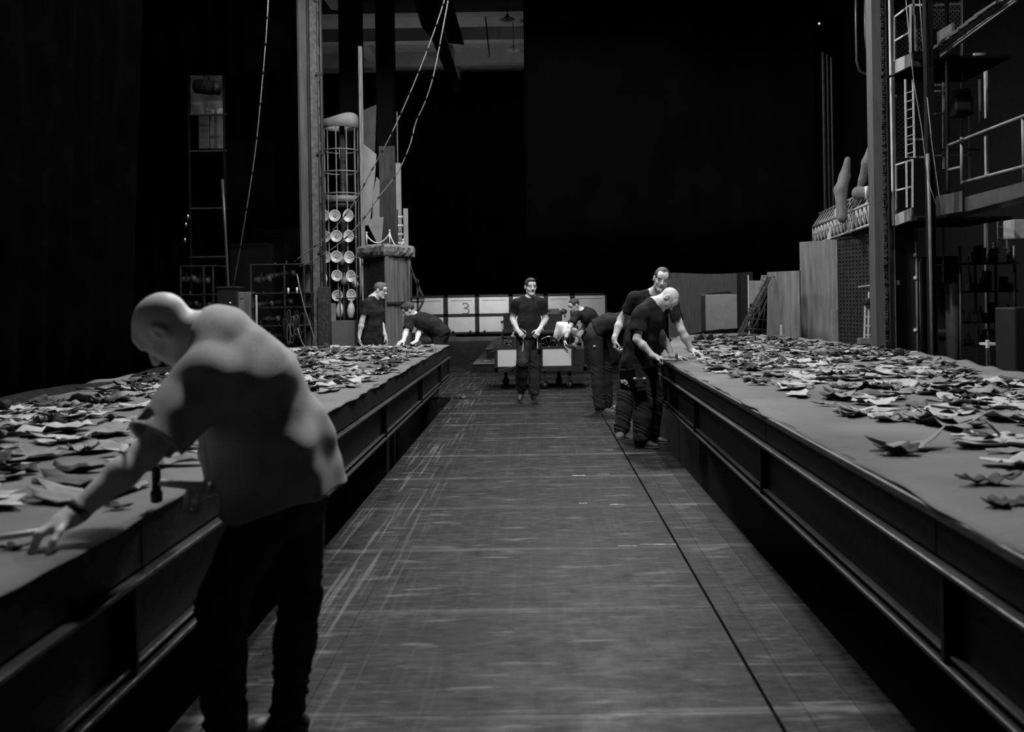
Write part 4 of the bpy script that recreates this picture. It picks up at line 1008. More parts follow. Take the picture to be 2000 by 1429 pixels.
# left steel column: H section with conduits
Yl = 16.2; xa = at(607, 350, Yl).x
r = empty('steel_column', (xa, Yl, 0), label='tall left steel column with light edges rising out of frame beside the plate tower', cat='column')
W_ = .32
b = MB(); b.box(xa - W_ / 2, xa - W_ / 2 + .12, Yl, Yl + .02, 0, 8.5); b.build('front_flange', COLM, r)
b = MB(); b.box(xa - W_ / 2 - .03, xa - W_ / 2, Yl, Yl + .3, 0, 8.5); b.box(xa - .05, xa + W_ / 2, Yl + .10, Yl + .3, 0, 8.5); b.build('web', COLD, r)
b = MB()
for i in range(60): b.box(xa + W_ / 2 - .15, xa + W_ / 2 - .02 + .008 * math.sin(i * 2.3), Yl + .02, Yl + .09, .0 + i * .142, .142 + i * .142)
b.build('corner_strip', mat('rough_lit_edge', .10, .85, .4, 14, .5, 40), r)  # paler strip stands in for the column's lit edge
for dx in (.0, .05): b = MB(); b.tube([(xa + W_ / 2 - .02 + dx, Yl, 0), (xa + W_ / 2 - .02 + dx, Yl, 8.5)], .010, 8); b.build('conduit', STEEL, r)
b = MB()
for z in (2.3, 3.9, 5.2, 6.4): b.box(xa + W_ / 2 - .06, xa + W_ / 2 + .06, Yl - .015, Yl + .02, z, z + .04)
b.build('conduit_clip', DARKM, r)
pb('column_casing', 621, 560, 640, 690, Yl - .1, .3, mat('scuffed_casing', .03, .6, .9, 20, .6, 60), label='dark scuffed casing around the foot of the left steel column', cat='casing', z0=0)
# caged tower with plates
Yt = 18.0; c = at(660, 300, Yt); R_ = .30; cx, cy = c.x, Yt + R_
r = empty('caged_tower', (cx, cy, 0), label='round caged tower with a swooping pale crown between the left column and the pillar', cat='tower')
zt = lambda py: at(660, py, Yt).z
def ringarc(b, z, rad, w, h): b.lathe([(rad - w, -h / 2), (rad, -h / 2), (rad, h / 2), (rad - w, h / 2)], (cx, cy, z), (0, 0, 1), 40, closed=True)
n = 40; vs = []; fs = []
for k in range(n):
    a = 2 * PI * k / n; top = zt(229) + .10 * max(0, math.cos(a + .7)) ** 2; bot = zt(246)
    for rr_, z in ((R_ + .02, bot), (R_ + .02, top), (R_ - .01, top), (R_ - .01, bot)): vs.append((cx + rr_ * math.cos(a), cy + rr_ * math.sin(a), z))
for k in range(n):
    l = (k + 1) % n
    for j in range(4): fs.append((k * 4 + j, l * 4 + j, l * 4 + (j + 1) % 4, k * 4 + (j + 1) % 4))
b = MB(); b.add(vs, fs, True); b.build('crown', mat('pale_plaster', .26, .8, .15, 6, .2, 20), r)
for py in (290, 333, 376): b = MB(); ringarc(b, zt(py), R_ + .015, .02, .025); b.build('ring', GREYM, r)
b = MB(); ringarc(b, zt(387), R_ + .0, .03, .12); b.build('band', GREYM, r)
b = MB(); b.lathe([(R_ - .04, 0), (R_ - .04, .10)], (cx, cy, zt(404)), (0, 0, 1), 30); b.build('tower_floor', DARKM, r)
for k in range(10):
    a = 2 * PI * k / 10 + .2; x, y = cx + R_ * math.cos(a), cy + R_ * math.sin(a)
    b = MB(); b.tube([(x, y, 0), (x, y, zt(246))], .011, 8); b.build('bar', GREYM, r)
b = MB(); b.tube([(cx + .02, cy, 0), (cx + .02, cy, zt(240))], .05, 12); b.build('centre_pole', COLD, r)
b = MB(); b.prism([at(*q, Yt + .3) for q in ((665, 272), (668, 285), (668, 312), (663, 312), (662, 290))], (0, .02, 0)); b.build('bright_strip', WHITE, r)
# plates: rim and painted centre
def plate_mat():
    m = bpy.data.materials.new('painted_plate'); m.use_nodes = True; nt = m.node_tree; N = nt.nodes; L = nt.links
    b = N['Principled BSDF']; b.inputs['Roughness'].default_value = .3
    tc = N.new('ShaderNodeTexCoord'); sep = N.new('ShaderNodeSeparateXYZ'); L.new(tc.outputs['Object'], sep.inputs[0])
    def M(op, a, b_=None):
        q = N.new('ShaderNodeMath'); q.operation = op
        for i, v in enumerate((a, b_)):
            if v is None: continue
            if isinstance(v, (int, float)): q.inputs[i].default_value = v
            else: L.new(v, q.inputs[i])
        return q.outputs[0]
    x, z = sep.outputs[0], sep.outputs[2]; rr_ = M('SQRT', M('ADD', M('MULTIPLY', x, x), M('MULTIPLY', z, z)))
    an = M('ARCTAN2', x, z); pet = M('MULTIPLY', M('SINE', M('MULTIPLY', an, 16.0)), .5)
    ring = M('MULTIPLY', M('GREATER_THAN', rr_, .068), M('LESS_THAN', rr_, .088)); ring = M('MULTIPLY', ring, M('GREATER_THAN', pet, .0))
    line = M('MULTIPLY', M('GREATER_THAN', rr_, .056), M('LESS_THAN', rr_, .061))
    nz = N.new('ShaderNodeTexNoise'); nz.inputs['Scale'].default_value = 38; L.new(tc.outputs['Object'], nz.inputs[0])
    mot = M('MULTIPLY', M('LESS_THAN', rr_, .040), M('GREATER_THAN', nz.outputs['Fac'], .47))
    dark = M('MINIMUM', M('ADD', M('ADD', M('MULTIPLY', ring, .45), M('MULTIPLY', line, .6)), M('MULTIPLY', mot, .75)), 1.0)
    mx = N.new('ShaderNodeMapRange'); mx.inputs[3].default_value = .62; mx.inputs[4].default_value = .06; L.new(dark, mx.inputs[0]); L.new(mx.outputs[0], b.inputs['Base Color'])
    return m
PLM = plate_mat(); pb_ = MB()
pb_.lathe([(.0, .010), (.055, .010), (.062, .004), (.095, -.012), (.100, -.012), (.100, -.006), (.064, .012), (.05, .018), (0, .018)], (0, 0, 0), (0, 1, 0), 36)
pm = None
rows = [(1, [(634, 421), (654, 421), (680, 421)]), (2, [(636, 462), (657, 461), (681, 461)]), (3, [(638, 502), (657, 501), (682, 502)]), (4, [(658, 538), (685, 539)]), (5, [(659, 577), (686, 576)])]
rn = ['top', 'second', 'third', 'fourth', 'bottom']
for ri, row in rows:
    for k, (px, py) in enumerate(row):
        ax = at(px, py, Yt).x - cx; ax = max(-.27, min(.27, ax)); y = cy - math.sqrt(max(0, (R_ + .03) ** 2 - ax * ax)) - .03
        p = at(px, py, y)
        if pm is None: o = pb_.build('display_plate', PLM); pm = o
        else: o = pm.copy(); COL.objects.link(o)
        o.location = p; sc = 1.02 + .12 * ((ri * 3 + k) % 3) / 2; o.scale = (sc * (1.0 if k < len(row) - 1 else .82), sc, sc); o.rotation_euler = (0, 0, ax * .9)
        pos = ('left', 'middle', 'right')[k] if len(row) == 3 else ('left', 'right')[k]
        tag(o, 'patterned china plate at the %s of the %s row on the caged tower' % (pos, rn[ri - 1]), 'plate', 'plates hung on the caged tower')
        if k == len(row) - 1: pass
r = E('plate_rack', 690, 660, Yt - .15, 'thin metal rack with short arms in front of the caged tower', 'rack')
for px in (664, 671): b = MB(); b.tube([at(px, 560, Yt - .15), (at(px, 600, Yt - .15).x, Yt - .15, 0)], .012, 6); b.build('upright', RUBBER, r)
for y0, xx in ((421, 696), (461, 698), (502, 703), (539, 704)): b = MB(); b.tube([at(686, y0, Yt - .08), at(xx, y0 + 1, Yt - .1)], .008, 6); b.build('arm', GREYM, r)
for (xa_, xb_, yy) in ((655, 709, 583), (632, 674, 632)): b = MB(); b.tube([at(xa_, yy, Yt - .16), at(xb_, yy - 2, Yt - .16)], .012, 6); b.build('cross_bar', DARKM if yy < 600 else PALEM, r)
b = MB(); b.tube([at(703, 502, Yt - .15), at(704, 520, Yt - .15), at(705, 550, Yt - .15), at(703, 610, Yt - .15)], .01, 6); b.build('hanging_wire', PALEM, r)
for i, (px, py, h_) in enumerate(((663, 600, 40), (685, 600, 44), (672, 545, 26), (693, 552, 20), (632, 540, 34), (668, 505, 26))):
    b = MB(); c_ = at(px, py + h_ / 2, Yt - .06 + .3 * (i > 1)); k = h_ / FPX * Yt
    b.lathe([(.01, 0), (.05, .05 * k), (.07, .35 * k), (.05, .62 * k), (.02, .72 * k), (.018, .9 * k), (.035, k)], c_, (.05, 0, 1), 16)
    o = b.build('hanging_vase', [PALEM, WHITE, GREYM][i % 3], origin=tuple(c_)); tag(o, 'slim pale vase hanging among the plates of the caged tower', 'vase', 'slim vases on the caged tower')
pb('sheet_box', 632, 626, 693, 664, Yt - .45, .25, mat('grey_sheet_box', .10, .7, .2, 5), label='plain grey box standing at the foot of the caged tower', cat='box', z0=0, bev=.01)
pb('backing_board', 633, 592, 656, 634, Yt - .12, .03, mat('pale_grey_board', .22, .7, .2, 5), label='pale grey board leaning at the lower left of the caged tower', cat='board', z0=0)
pb('paper_sack', 634, 660, 642, 684, Yt - .7, .2, PALEM, label='narrow pale sack at the foot of the grey box', cat='sack', z0=0, bev=.03)
# timber post, boards and dark pillar
pb('timber_post', 702, 90, 709, 470, 17.4, .08, mat('pale_timber_post', .20, .7, .4, 6, .4, 40, stretch=(8, 8, .6)), label='narrow pale upright post right of the caged tower', cat='post', z0=0)
pb('masonry_pillar', 736, 60, 768, 480, 19.5, .5, mat('dark_pillar', .003, .9, .4, 4, .2, 30, spec=.1), label='broad dark pillar rising to the ceiling behind the pale boards', cat='pillar', z0=0, z1=9.7)
pb('masonry_pillar', 662, -20, 702, 300, 19.6, .5, mat('dark_pillar', .012), label='broad dark pillar rising out of frame behind the caged tower', cat='pillar', z0=0, z1=9.7)
sheetpoly('scenery_board', 'dim grey pointed board, topmost of the boards behind the timber post', [(709, 215), (735, 204), (732, 300), (709, 283)], 18.6, .03, mat('dim_grey_board', .06, .8, .3, 4), 'board')
sheetpoly('scenery_board', 'pale slanting board with a cut top corner beside the timber post', [(710, 281), (735, 301), (732, 345), (722, 440), (712, 440)], 18.2, .03, mat('pale_board', .28, .7, .15, 5), 'board')
sheetpoly('scenery_board', 'pale board tapering to a point above the pillar, lowest of the boards', [(735, 345), (741, 352), (741, 424), (749, 424), (745, 474), (736, 474), (718, 438), (727, 425), (728, 380)], 18.0, .03, mat('pale_board_lower', .22, .7, .2, 5), 'board')
pb('scenery_slab', 741, 285, 772, 478, 18.8, .08, mat('brushed_dark_slab', .035, .6, .5, 6, .3, 30, stretch=(3, 3, .5)), label='tall dark brushed slab standing behind the pillar', cat='slab', z0=0)
pb('narrow_board', 773, 318, 783, 412, 18.6, .06, mat('pale_board'), label='narrow pale board standing high at the edge of the black backdrop', cat='board', z0=0)
r = E('step_ladder', 782, 640, 18.1, 'dark step ladder with pale treads behind the pillar', 'ladder')
for k in range(5): pb('tread', 777, 412 + 17 * k + 9, 787, 412 + 17 * k + 13, 18.1, .12, PALEM, r)
pb('stile', 788, 407, 797, 500, 18.08, .05, mat('pale_board'), r, z0=0); pb('stile', 775, 409, 777.5, 500, 18.1, .05, DARKM, r, z0=0)
pb('thin_pipe', 775, 218, 777, 330, 18.7, .03, GREYM, label='thin vertical pipe above the narrow pale board', cat='pipe', z0=0)
# pillar with a crumbling cornice: a square prop seen on its corner
Yp = 16.4; cnr = at(752, 600, Yp); lf = at(711, 600, Yp + .55); rt = at(801, 600, Yp + .75)
r = empty('scenic_pillar', (cnr.x, Yp + .5, 0), label='square fluted prop pillar with a crumbling cornice beside the man with glasses', cat='pillar')
zt = at(752, 500, Yp).z
c3 = Vector((cnr.x, Yp, 0)); l3 = Vector((lf.x, Yp + .55, 0)); r3 = Vector((rt.x, Yp + .75, 0)); b3 = l3 + r3 - c3
b = MB(); b.prism([c3, l3, b3, r3], (0, 0, zt)); b.build('core', mat('shaded_core', .016, .5, .8, 30, .5, 40), r)  # dark colour puts the shade of the pillar's left face into the core
pv = r3 - c3; nv = Vector((pv.y, -pv.x, 0)).normalized()
FLU = mat('fluted_timber', .12, .6, .3, 3, .2, 60, stretch=(6, 6, .5))
for t0, t1, d in ((.0, .30, .03), (.34, .46, .02), (.50, .76, .03), (.80, .84, .015), (.88, 1.0, .03)):
    b = MB(); p, q = c3 + pv * t0, c3 + pv * t1; b.prism([p, q, q + nv * d, p + nv * d], (0, 0, zt)); b.build('flute', FLU, r)
b = MB(); z = at(770, 594, Yp).z; b.prism([c3 + nv * .03, r3 + nv * .03, r3 + nv * .055, c3 + nv * .055], (0, 0, .04)); b.v = [(v[0], v[1], v[2] + z) for v in b.v]; b.build('strap', DARKM, r)
lv = l3 - c3; ln_ = Vector((-abs(lv.y), -abs(lv.x), 0)).normalized()
b = MB(); b.tube([l3 + ln_ * .02, l3 + ln_ * .02 + Vector((0, 0, zt - .1))], .015, 8); b.build('corner_rod', GREYM, r)
rr = random.Random(3); vs = []; fs = []; ctr = (c3 + b3) / 2; poly = []
for a_, b_ in ((c3, r3), (r3, b3), (b3, l3), (l3, c3)):
    for k in range(14): poly.append(a_ + (b_ - a_) * k / 14)
n = len(poly)
for j, (e, z) in enumerate(((.03, 0), (.07, .02), (.09, .08), (.09, .16), (.05, .20), (-.05, .21))):
    for p in poly:
        d = (p - ctr).normalized(); w_ = e * 1.2 + rr.uniform(-.018, .018) * (1 if 0 < j < 5 else .3); vs.append(p + d * w_ + Vector((0, 0, zt + z + rr.uniform(-.015, .015))))
for j in range(5):
    for k in range(n): fs.append((j * n + k, j * n + (k + 1) % n, (j + 1) * n + (k + 1) % n, (j + 1) * n + k))
fs.append(tuple(range(n - 1, -1, -1))); fs.append(tuple(5 * n + k for k in range(n)))
b = MB(); b.add(vs, fs); b.build('cornice', mat('crumbled_plaster', .14, .9, .5, 20, 1, 50), r)
# rope barrier stub on the pillar
r2 = E('rope_stand', 760, 480, Yp + .5, 'little white rope barrier with three posts on top of the prop pillar', 'barrier')
zc = zt + .21; tp = [at(x, y, Yp + .45) for x, y in ((716, 460), (761, 456), (787, 474))]
for p in tp: b = MB(); b.tube([(p.x, p.y, zc - .01), (p.x, p.y, p.z + .03)], .012, 8); b.sphere((p.x, p.y, p.z + .05), .02, 8); b.build('post', PALEM, r2)
for p, q in ((tp[0], tp[1]), (tp[1], tp[2])):
    b = MB(); b.tube([p + (q - p) * i / 10 - Vector((0, 0, .14 * 4 * (i / 10) * (1 - i / 10))) for i in range(11)], .011, 8); b.build('rope', PALEM, r2)
# dark bracket
r = E('wall_bracket', 820, 600, 16.9, 'dark steel bracket with a diagonal stay right of the prop pillar', 'bracket')
for a_, c_ in (((803, 520), (803, 690)), ((803, 583), (829, 583)), ((803, 590), (829, 588)), ((826, 590), (812, 618)), ((804, 528), (826, 578)), ((816, 545), (816, 618))):
    b = MB(); b.bar(at(*a_, 16.9), at(*c_, 16.9), .035, .04, up=(0, 1, 0)); b.build('bar', DARKM, r)
# electrical cabinet and pale box
Yb = 15.6
r = E('control_cabinet', 445, 620, Yb, 'black control cabinet with one lit indicator behind the near man\'s shoulder', 'cabinet')
pb('housing', 424, 562, 464, 690, Yb, .3, mat('matt_cabinet', .008, .6, .3, 5), r, z0=0, bev=.008); pb('lid', 422, 559, 465, 563, Yb - .02, .34, DARKM, r)
b = MB(); b.sphere(at(449.5, 591, Yb - .01), .011, 10)
gl = bpy.data.materials.new('indicator_glow'); gl.use_nodes = True; gl.node_tree.nodes['Principled BSDF'].inputs['Emission Color'].default_value = (1, 1, 1, 1); gl.node_tree.nodes['Principled BSDF'].inputs['Emission Strength'].default_value = .8
b.build('indicator', gl, r)
r = E('utility_box', 478, 620, Yb, 'narrow grey metal box beside the black control cabinet', 'box')
pb('case', 465.5, 570, 490, 690, Yb + .05, .3, mat('smeared_grey_metal', .13, .55, .4, 4, .2, 20, stretch=(2, 2, .6)), r, z0=0, bev=.01); pb('slot', 468, 582, 475, 584, Yb + .045, .01, RUBBER, r)
pb('pale_conduit', 499, 576, 502, 618, Yb, .03, PALEM, label='short pale conduit right of the utility box', cat='conduit', z0=0)
b = MB(); b.tube([at(434, 350, Yb + .4), at(440, 450, Yb + .4), at(446, 562, Yb + .4), (at(448, 600, Yb + .4).x, Yb + .4, 0)], .022, 10); o = b.build('lighting_stand', mat('dim_pipe', .035, .4)); tag(o, 'thin grey pole rising above the black control cabinet', 'pole')
# lamp racks
LAMPM = mat('lantern_body', .055, .4, .4, 8, .2, 40)
def rack(x0, x1, y0, lampsA, label, Y):
    r = E('lamp_rack', (x0 + x1) / 2, 670, Y, label, 'rack')
    for px in (x0, x1 - 3, (x0 + x1) / 2 + 12):
        for dy in (0, .5): pb('upright', px, y0, px + 3, 690, Y + dy, .04, DARKM, r, z0=0)
    for py in (y0, y0 + 56, y0 + 84, y0 + 120): pb('shelf_bar', x0 - 2, py, x1 + 4, py + 2.5, Y, .5, DARKM, r)
    for i, (px, py, w_, tilt) in enumerate(lampsA):
        root = E('stage_lantern', px, py, Y + .2, ('stage lantern clamped in the rack %s, %s' % (('nearer the left steel column', 'by the black side curtain')[Y > 15.85], ('high', 'middle', 'low')[min(2, int((py - y0) / 40))])), 'lantern', 'stage lanterns stored in the lamp racks')
        c = at(px, py, Y + .18); L_ = w_ / FPX * Y; ax = Vector((1, -.15, tilt)).normalized()
        b = MB(); b.lathe([(.03, -L_ / 2), (.055, -L_ / 2 + .01), (.055, -.02), (.042, 0), (.042, L_ / 2 - .05), (.062, L_ / 2 - .04), (.062, L_ / 2)], c, ax, 18); b.build('barrel', LAMPM, root)
        b = MB(); b.lathe([(.0, 0), (.045, .0), (.045, .006), (0, .010)], c + ax * L_ / 2, ax, 18); b.build('lens', mat('lens_glass', .15, .1, .1, 5), root)
        b = MB(); b.bar(c + Vector((0, -.07, 0)), c + Vector((0, -.07, .14)), .02, .008); b.bar(c + Vector((0, .07, 0)), c + Vector((0, .07, .14)), .02, .008); b.bar(c + Vector((0, -.07, .14)), c + Vector((0, .07, .14)), .02, .008); b.build('yoke', DARKM, root)
        b = MB(); b.bar(c + Vector((0, 0, .14)), c + Vector((0, 0, .20)), .02); b.build('hook_clamp', STEEL, root)
    return r
rack(489, 596, 515, [(513, 546, 34, .12), (538, 537, 40, .10), (560, 533, 34, .08), (515, 593, 40, .05), (552, 588, 40, .06), (530, 622, 34, .0), (566, 626, 30, .05), (510, 650, 34, .05), (545, 655, 34, -.05), (575, 655, 26, .1)],
     'steel rack loaded with stage lanterns left of the left steel column', 15.7)
rack(352, 418, 518, [(368, 545, 30, .05), (394, 548, 32, .0), (372, 592, 32, .05), (400, 596, 28, .05)], 'steel rack with stage lanterns beside the black side curtain', 16.1)
# hose loop and cables of the rack
b = MB(); b.tube([at(x, y, 15.5) for x, y in ((580, 535), (584, 556), (592, 592), (601, 622), (609, 645), (613, 660), (612, 673), (606, 680), (598, 680), (590, 670), (584, 652), (581, 640))], .011, 8); o = b.build('hanging_hose', mat('grey_hose', .14, .4)); tag(o, 'grey hose hanging in a long loop in front of the left steel column', 'hose')
rr = random.Random(8)
for i in range(12):
    x = 556 + rr.uniform(0, 34); y = 600 + rr.uniform(0, 30); w_ = rr.uniform(4, 10)
    b = MB(); b.tube([at(x + w_ * math.cos(a) * .7, y + 24 + 20 * math.sin(a), 15.52 + .02 * i) for a in [k * PI / 6 for k in range(12)]], .007, 6, closed=True)
    o = b.build('cable_coil', [mat('grey_hose', .14), RUBBER, STEEL][i % 3]); tag(o, 'coil of cable hanging on the right end of the lamp rack', 'cable', 'cable coils on the lamp rack')
for (x, y) in ((563, 568), (580, 567)): b = MB(); b.tube([at(x, y - 6, 15.45), at(x, y + 6, 15.45)], .016, 8); o = b.build('cable_connector', PALEM); tag(o, 'pale plug hanging at the top of the rack, %s' % ('left one' if x < 570 else 'right one'), 'plug')
# lighting tower seen in the gap beside the side curtain
Yg = 17.0; r = E('lighting_tower', 405, 640, Yg, 'dark lattice lighting tower in the gap right of the black side curtain', 'tower')
for px in (369, 438):
    pb('upright', px, 145, px + 3, 690, Yg, .05, mat('near_black'), r, z0=0)
for py in (293, 405, 500, 222): pb('cross_bar', 369, py, 441, py + 3, Yg, .05, DARKM, r)
pb('ladder_mesh', 388, 225, 408, 290, Yg + .3, .02, mat('dim_mesh', .03, .6, .9, 60), r)
pb('lit_wall_patch', 372, 147, 437, 222, Yg + .6, .04, mat('painted_lit_wall', .35, .8, .5, 5, .3, 10), r, bev=0)  # pale colour stands in for light falling on the wall
pb('back_strip', 410, 225, 436, 290, Yg + .6, .04, mat('dim_strip', .06, .8, .4, 5), r, bev=0)
root = E('stage_lantern', 404, 172, Yg - .2, 'large black stage lantern hanging high in the lighting tower', 'lantern')
b = MB(); c = at(404, 170, Yg - .15); b.lathe([(.06, -.22), (.12, -.2), (.13, .1), (.11, .2), (.13, .21)], c, (1, -.2, -.12), 20); b.build('barrel', RUBBER, root)
b = MB(); b.bar(c + Vector((0, -.12, 0)), c + Vector((0, -.12, .2)), .02); b.bar(c + Vector((0, .12, 0)), c + Vector((0, .12, .2)), .02); b.bar(c + Vector((0, -.12, .2)), c + Vector((0, .12, .2)), .02); b.build('yoke', DARKM, root)
for (x, y) in ((367, 424), (361, 470), (363, 440)): b = MB(); b.lathe([(.01, -.05), (.03, 0), (.012, .05)], at(x, y, Yg - .3), (.1, -.3, 1), 10); o = b.build('shackle', CHROME); tag(o, 'small shiny shackle hanging on the dark tower chain', 'shackle', 'shiny shackles on the tower chain')
# hanging ropes with dark ties
def rope(name, pts, label, m, r_=.013, ties=()):
    P = [at(x, y, Y) for x, y, Y in pts]; out = []
    for i in range(len(P) - 1):          # Catmull-Rom
        p0, p1, p2, p3 = P[max(i - 1, 0)], P[i], P[i + 1], P[min(i + 2, len(P) - 1)]
        for k in range(6):
            t = k / 6; out.append(.5 * ((2 * p1) + (p2 - p0) * t + (2 * p0 - 5 * p1 + 4 * p2 - p3) * t * t + (3 * p1 - p0 - 3 * p2 + p3) * t ** 3))
    out.append(P[-1]); root = empty(name, out[-1], label=label, cat='cable')
    b = MB(); b.tube(out, r_, 8); b.build('cable', m, root)
    n = len(out); st = max(3, n // 13)
    for i in range(2, n - 1, st):
        d = (out[i + 1] - out[i - 1]).normalized(); b = MB(); b.tube([out[i] - d * .03, out[i] + d * .03], r_ * 1.35, 8); b.build('tie', RUBBER, root)
    return root
CAB = mat('pale_cable', .22, .5, .3, 10)
rope('hanging_cable', [(525, -40, 13.6), (521, 50, 13.6), (512, 160, 13.7), (499, 290, 13.8), (478, 430, 14.0), (455, 562, 14.6)], 'leftmost hanging cable, running down to the control cabinet', CAB, .008)
rope('hanging_cable', [(878, -40, 14.0), (862, 20, 14.0), (830, 110, 14.1), (795, 195, 14.2), (760, 270, 14.3), (722, 340, 14.6), (690, 398, 14.8), (640, 460, 15.1), (573, 512, 15.5)], 'hanging cable sweeping down from the top to the lamp rack, upper of two', CAB, .0085)
rope('hanging_cable', [(881, -30, 14.4), (862, 72, 14.4), (846, 150, 14.4), (830, 200, 14.5), (812, 240, 14.6), (800, 285, 14.6), (776, 338, 14.7), (740, 385, 14.8), (706, 432, 15.0), (660, 478, 15.2), (600, 515, 15.5), (585, 520, 15.6)], 'wavy hanging cable crossing the prop pillar boards, lower of two', CAB, .0085)
# suspended dark bars and pendant lamps under the far ceiling
r = E('suspended_bar', 850, 60, 20, 'dark suspended rigging bar slanting across the far ceiling', 'bar')
b = MB(); b.prism([at(*q, 20) for q in ((806, -10), (880, -10), (905, 80), (850, 75), (822, 48))], (0, .3, 0)); b.build('winch_box', mat('near_black', .006, .8), r)
b = MB(); b.prism([at(*q, 20) for q in ((840, 70), (866, 50), (902, 170), (888, 182))], (0, .2, 0)); b.build('arm', mat('near_black'), r)
b = MB(); b.bar(at(864, 50, 19.95), at(897, 155, 19.95), .015); b.build('pale_edge_bar', GREYM, r)  # paler bar along the edge of the dark arm
for px, py, Y in ((991, 38, 27.5), (1003, 98, 30.5)):
    r = E('pendant_lamp', px, py, Y, 'enamel pendant lamp under the far ceiling, %s' % ('upper one' if py < 60 else 'lower one beside the central drape'), 'lamp'); c = at(px, py, Y)
    b = MB(); b.lathe([(.04, .14), (.06, .08), (.16, .03), (.22, 0), (.20, -.01), (.05, .03)], c, (0, 0, 1), 24); b.build('shade', mat('dim_enamel', .05 if py < 60 else .35, .5) if py < 60 else mat('pale_enamel', .3, .4), r)
    b = MB(); b.tube([c + Vector((0, 0, .12)), (c.x, c.y, 10.0)], .012, 6); b.build('stem', DARKM, r); b = MB(); b.sphere(c - Vector((0, 0, -.01)), .05, 10); b.build('bulb', GREYM, r)
b = MB(); b.tube([at(944, -10, 29), at(956, 112, 29)], .02, 6); o = b.build('ceiling_pipe', DARKM); tag(o, 'thin dark pipe hanging under the far ceiling', 'pipe')
# ================================================================= RIGHT WING
Yr = 14.3; xa = at(1707, 350, Yr).x; xb = at(1738, 350, Yr).x
r = empty('steel_column', ((xa + xb) / 2, Yr, 0), label='tall right steel column with a torn rough edge at the far side of the right platform', cat='column')
b = MB(); b.box(xa, xa + .155, Yr, Yr + .25, 0, 8); b.build('front_face', mat('lit_column_face', .075, .6, .2, 4, .2, 25, stretch=(3, 3, .5)), r)  # paler tone carries the light on the column's front
b = MB(); rr = random.Random(2)
for i in range(230): z = i * .035; w_ = .160 + rr.uniform(-.010, .008); b.box(xa + w_ - .03, xa + w_ + .004, Yr - .006, Yr + .2, z, z + rr.uniform(.035, .07))
b.build('rough_edge', mat('rough_plaster_edge', .06, .9, .5, 30, 1, 60), r)
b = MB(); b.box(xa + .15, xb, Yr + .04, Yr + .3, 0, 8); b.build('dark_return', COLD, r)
# vertical pipes left of it
for px, y0, y1, w_, v in ((1598, 100, 420, 5, 0), (1607, 100, 420, 6, 1), (1616, 105, 420, 5, 0), (1624, 110, 420, 4, 1)):
    o = pb('riser_pipe', px, y0, px + w_, y1, 19.5, .06, STEEL if v else DARKM, label='dark vertical riser pipe beside the right edge of the central drape', cat='pipe', group='riser pipes beside the central drape', bev=.02, z0=0)
pb('pale_batten', 1591, 215, 1596, 470, 19.3, .03, mat('pale_strip', .2), label='narrow pale batten along the right edge of the central drape', cat='batten', z0=0)  # narrow pale strip along the drape edge
b = MB(); b.tube([at(x, y, 15.2) for x, y in ((1672, -30), (1672, 60), (1673, 120), (1678, 138), (1690, 145), (1702, 145))], .018, 10); o = b.build('bent_pipe', mat('dim_pipe', .06, .35)); tag(o, 'thin bent pipe turning in towards the right column, outer one', 'pipe')
b = MB(); b.tube([at(x, y, 15.3) for x, y in ((1690, -30), (1690, 70), (1692, 92), (1700, 102), (1706, 104))], .018, 10); o = b.build('bent_pipe', mat('dim_pipe')); tag(o, 'thin bent pipe close to the right column, inner one', 'pipe')
r = E('stage_lantern', 1600, 46, 19, 'small lit stage lantern high beside the central drape', 'lantern'); c = at(1600, 46, 19)
b = MB(); b.sphere(c, .02, 10); b.build('glowing_lens', gl, r); b = MB(); b.lathe([(.03, 0), (.06, .02), (.05, .18)], c + Vector((0.01, .02, 0)), (.3, .9, .3), 14); b.build('housing', RUBBER, r)
# plywood flats
PLY = mat('weathered_plywood', .17, .7, .45, 2.5, .3, 50, stretch=(5, 5, .5)); r0 = None
for x0, x1, y0, lab in ((1500, 1563, 530, 'left'), (1564, 1639, 470, 'right')):
    r = E('plywood_flat', (x0 + x1) / 2, 668, 16.9, 'tall weathered plywood flat, %s one left of the perforated screen' % lab, 'flat')
    a = at(x0, 600, 17.4).x; c = at(x1, 600, 16.7).x; z1_ = at(x0, y0, 17).z
    b = MB(); b.prism([(a, 17.4, 0), (c, 16.7, 0), (c, 16.7, z1_), (a, 17.4, z1_)], (0, .03, 0)); b.build('sheet', PLY, r)
    b = MB(); b.bar((c, 16.68, 0), (c, 16.68, z1_), .02); b.build('edge_strip', DWOOD, r)
sheetpoly('plywood_offcut', 'tall pale offcut leaning against the left plywood flat', [(1516, 545), (1524, 620), (1530, 660), (1498, 660), (1500, 560), (1508, 540)], 16.5, .02, mat('pale_ply', .2, .7, .3, 3, .2, 40, stretch=(4, 4, .6)), 'board')
pb('small_board', 1524, 634, 1528, 656, 16.2, .02, PALEM, label='little white board standing at the foot of the offcut', cat='board', z0=.5)
pb('leaning_sheet', 1625, 604, 1640, 665, 16.5, .02, mat('pale_sheet', .26), label='pale sheet leaning on the lower right of the plywood flat', cat='sheet', z0=0)
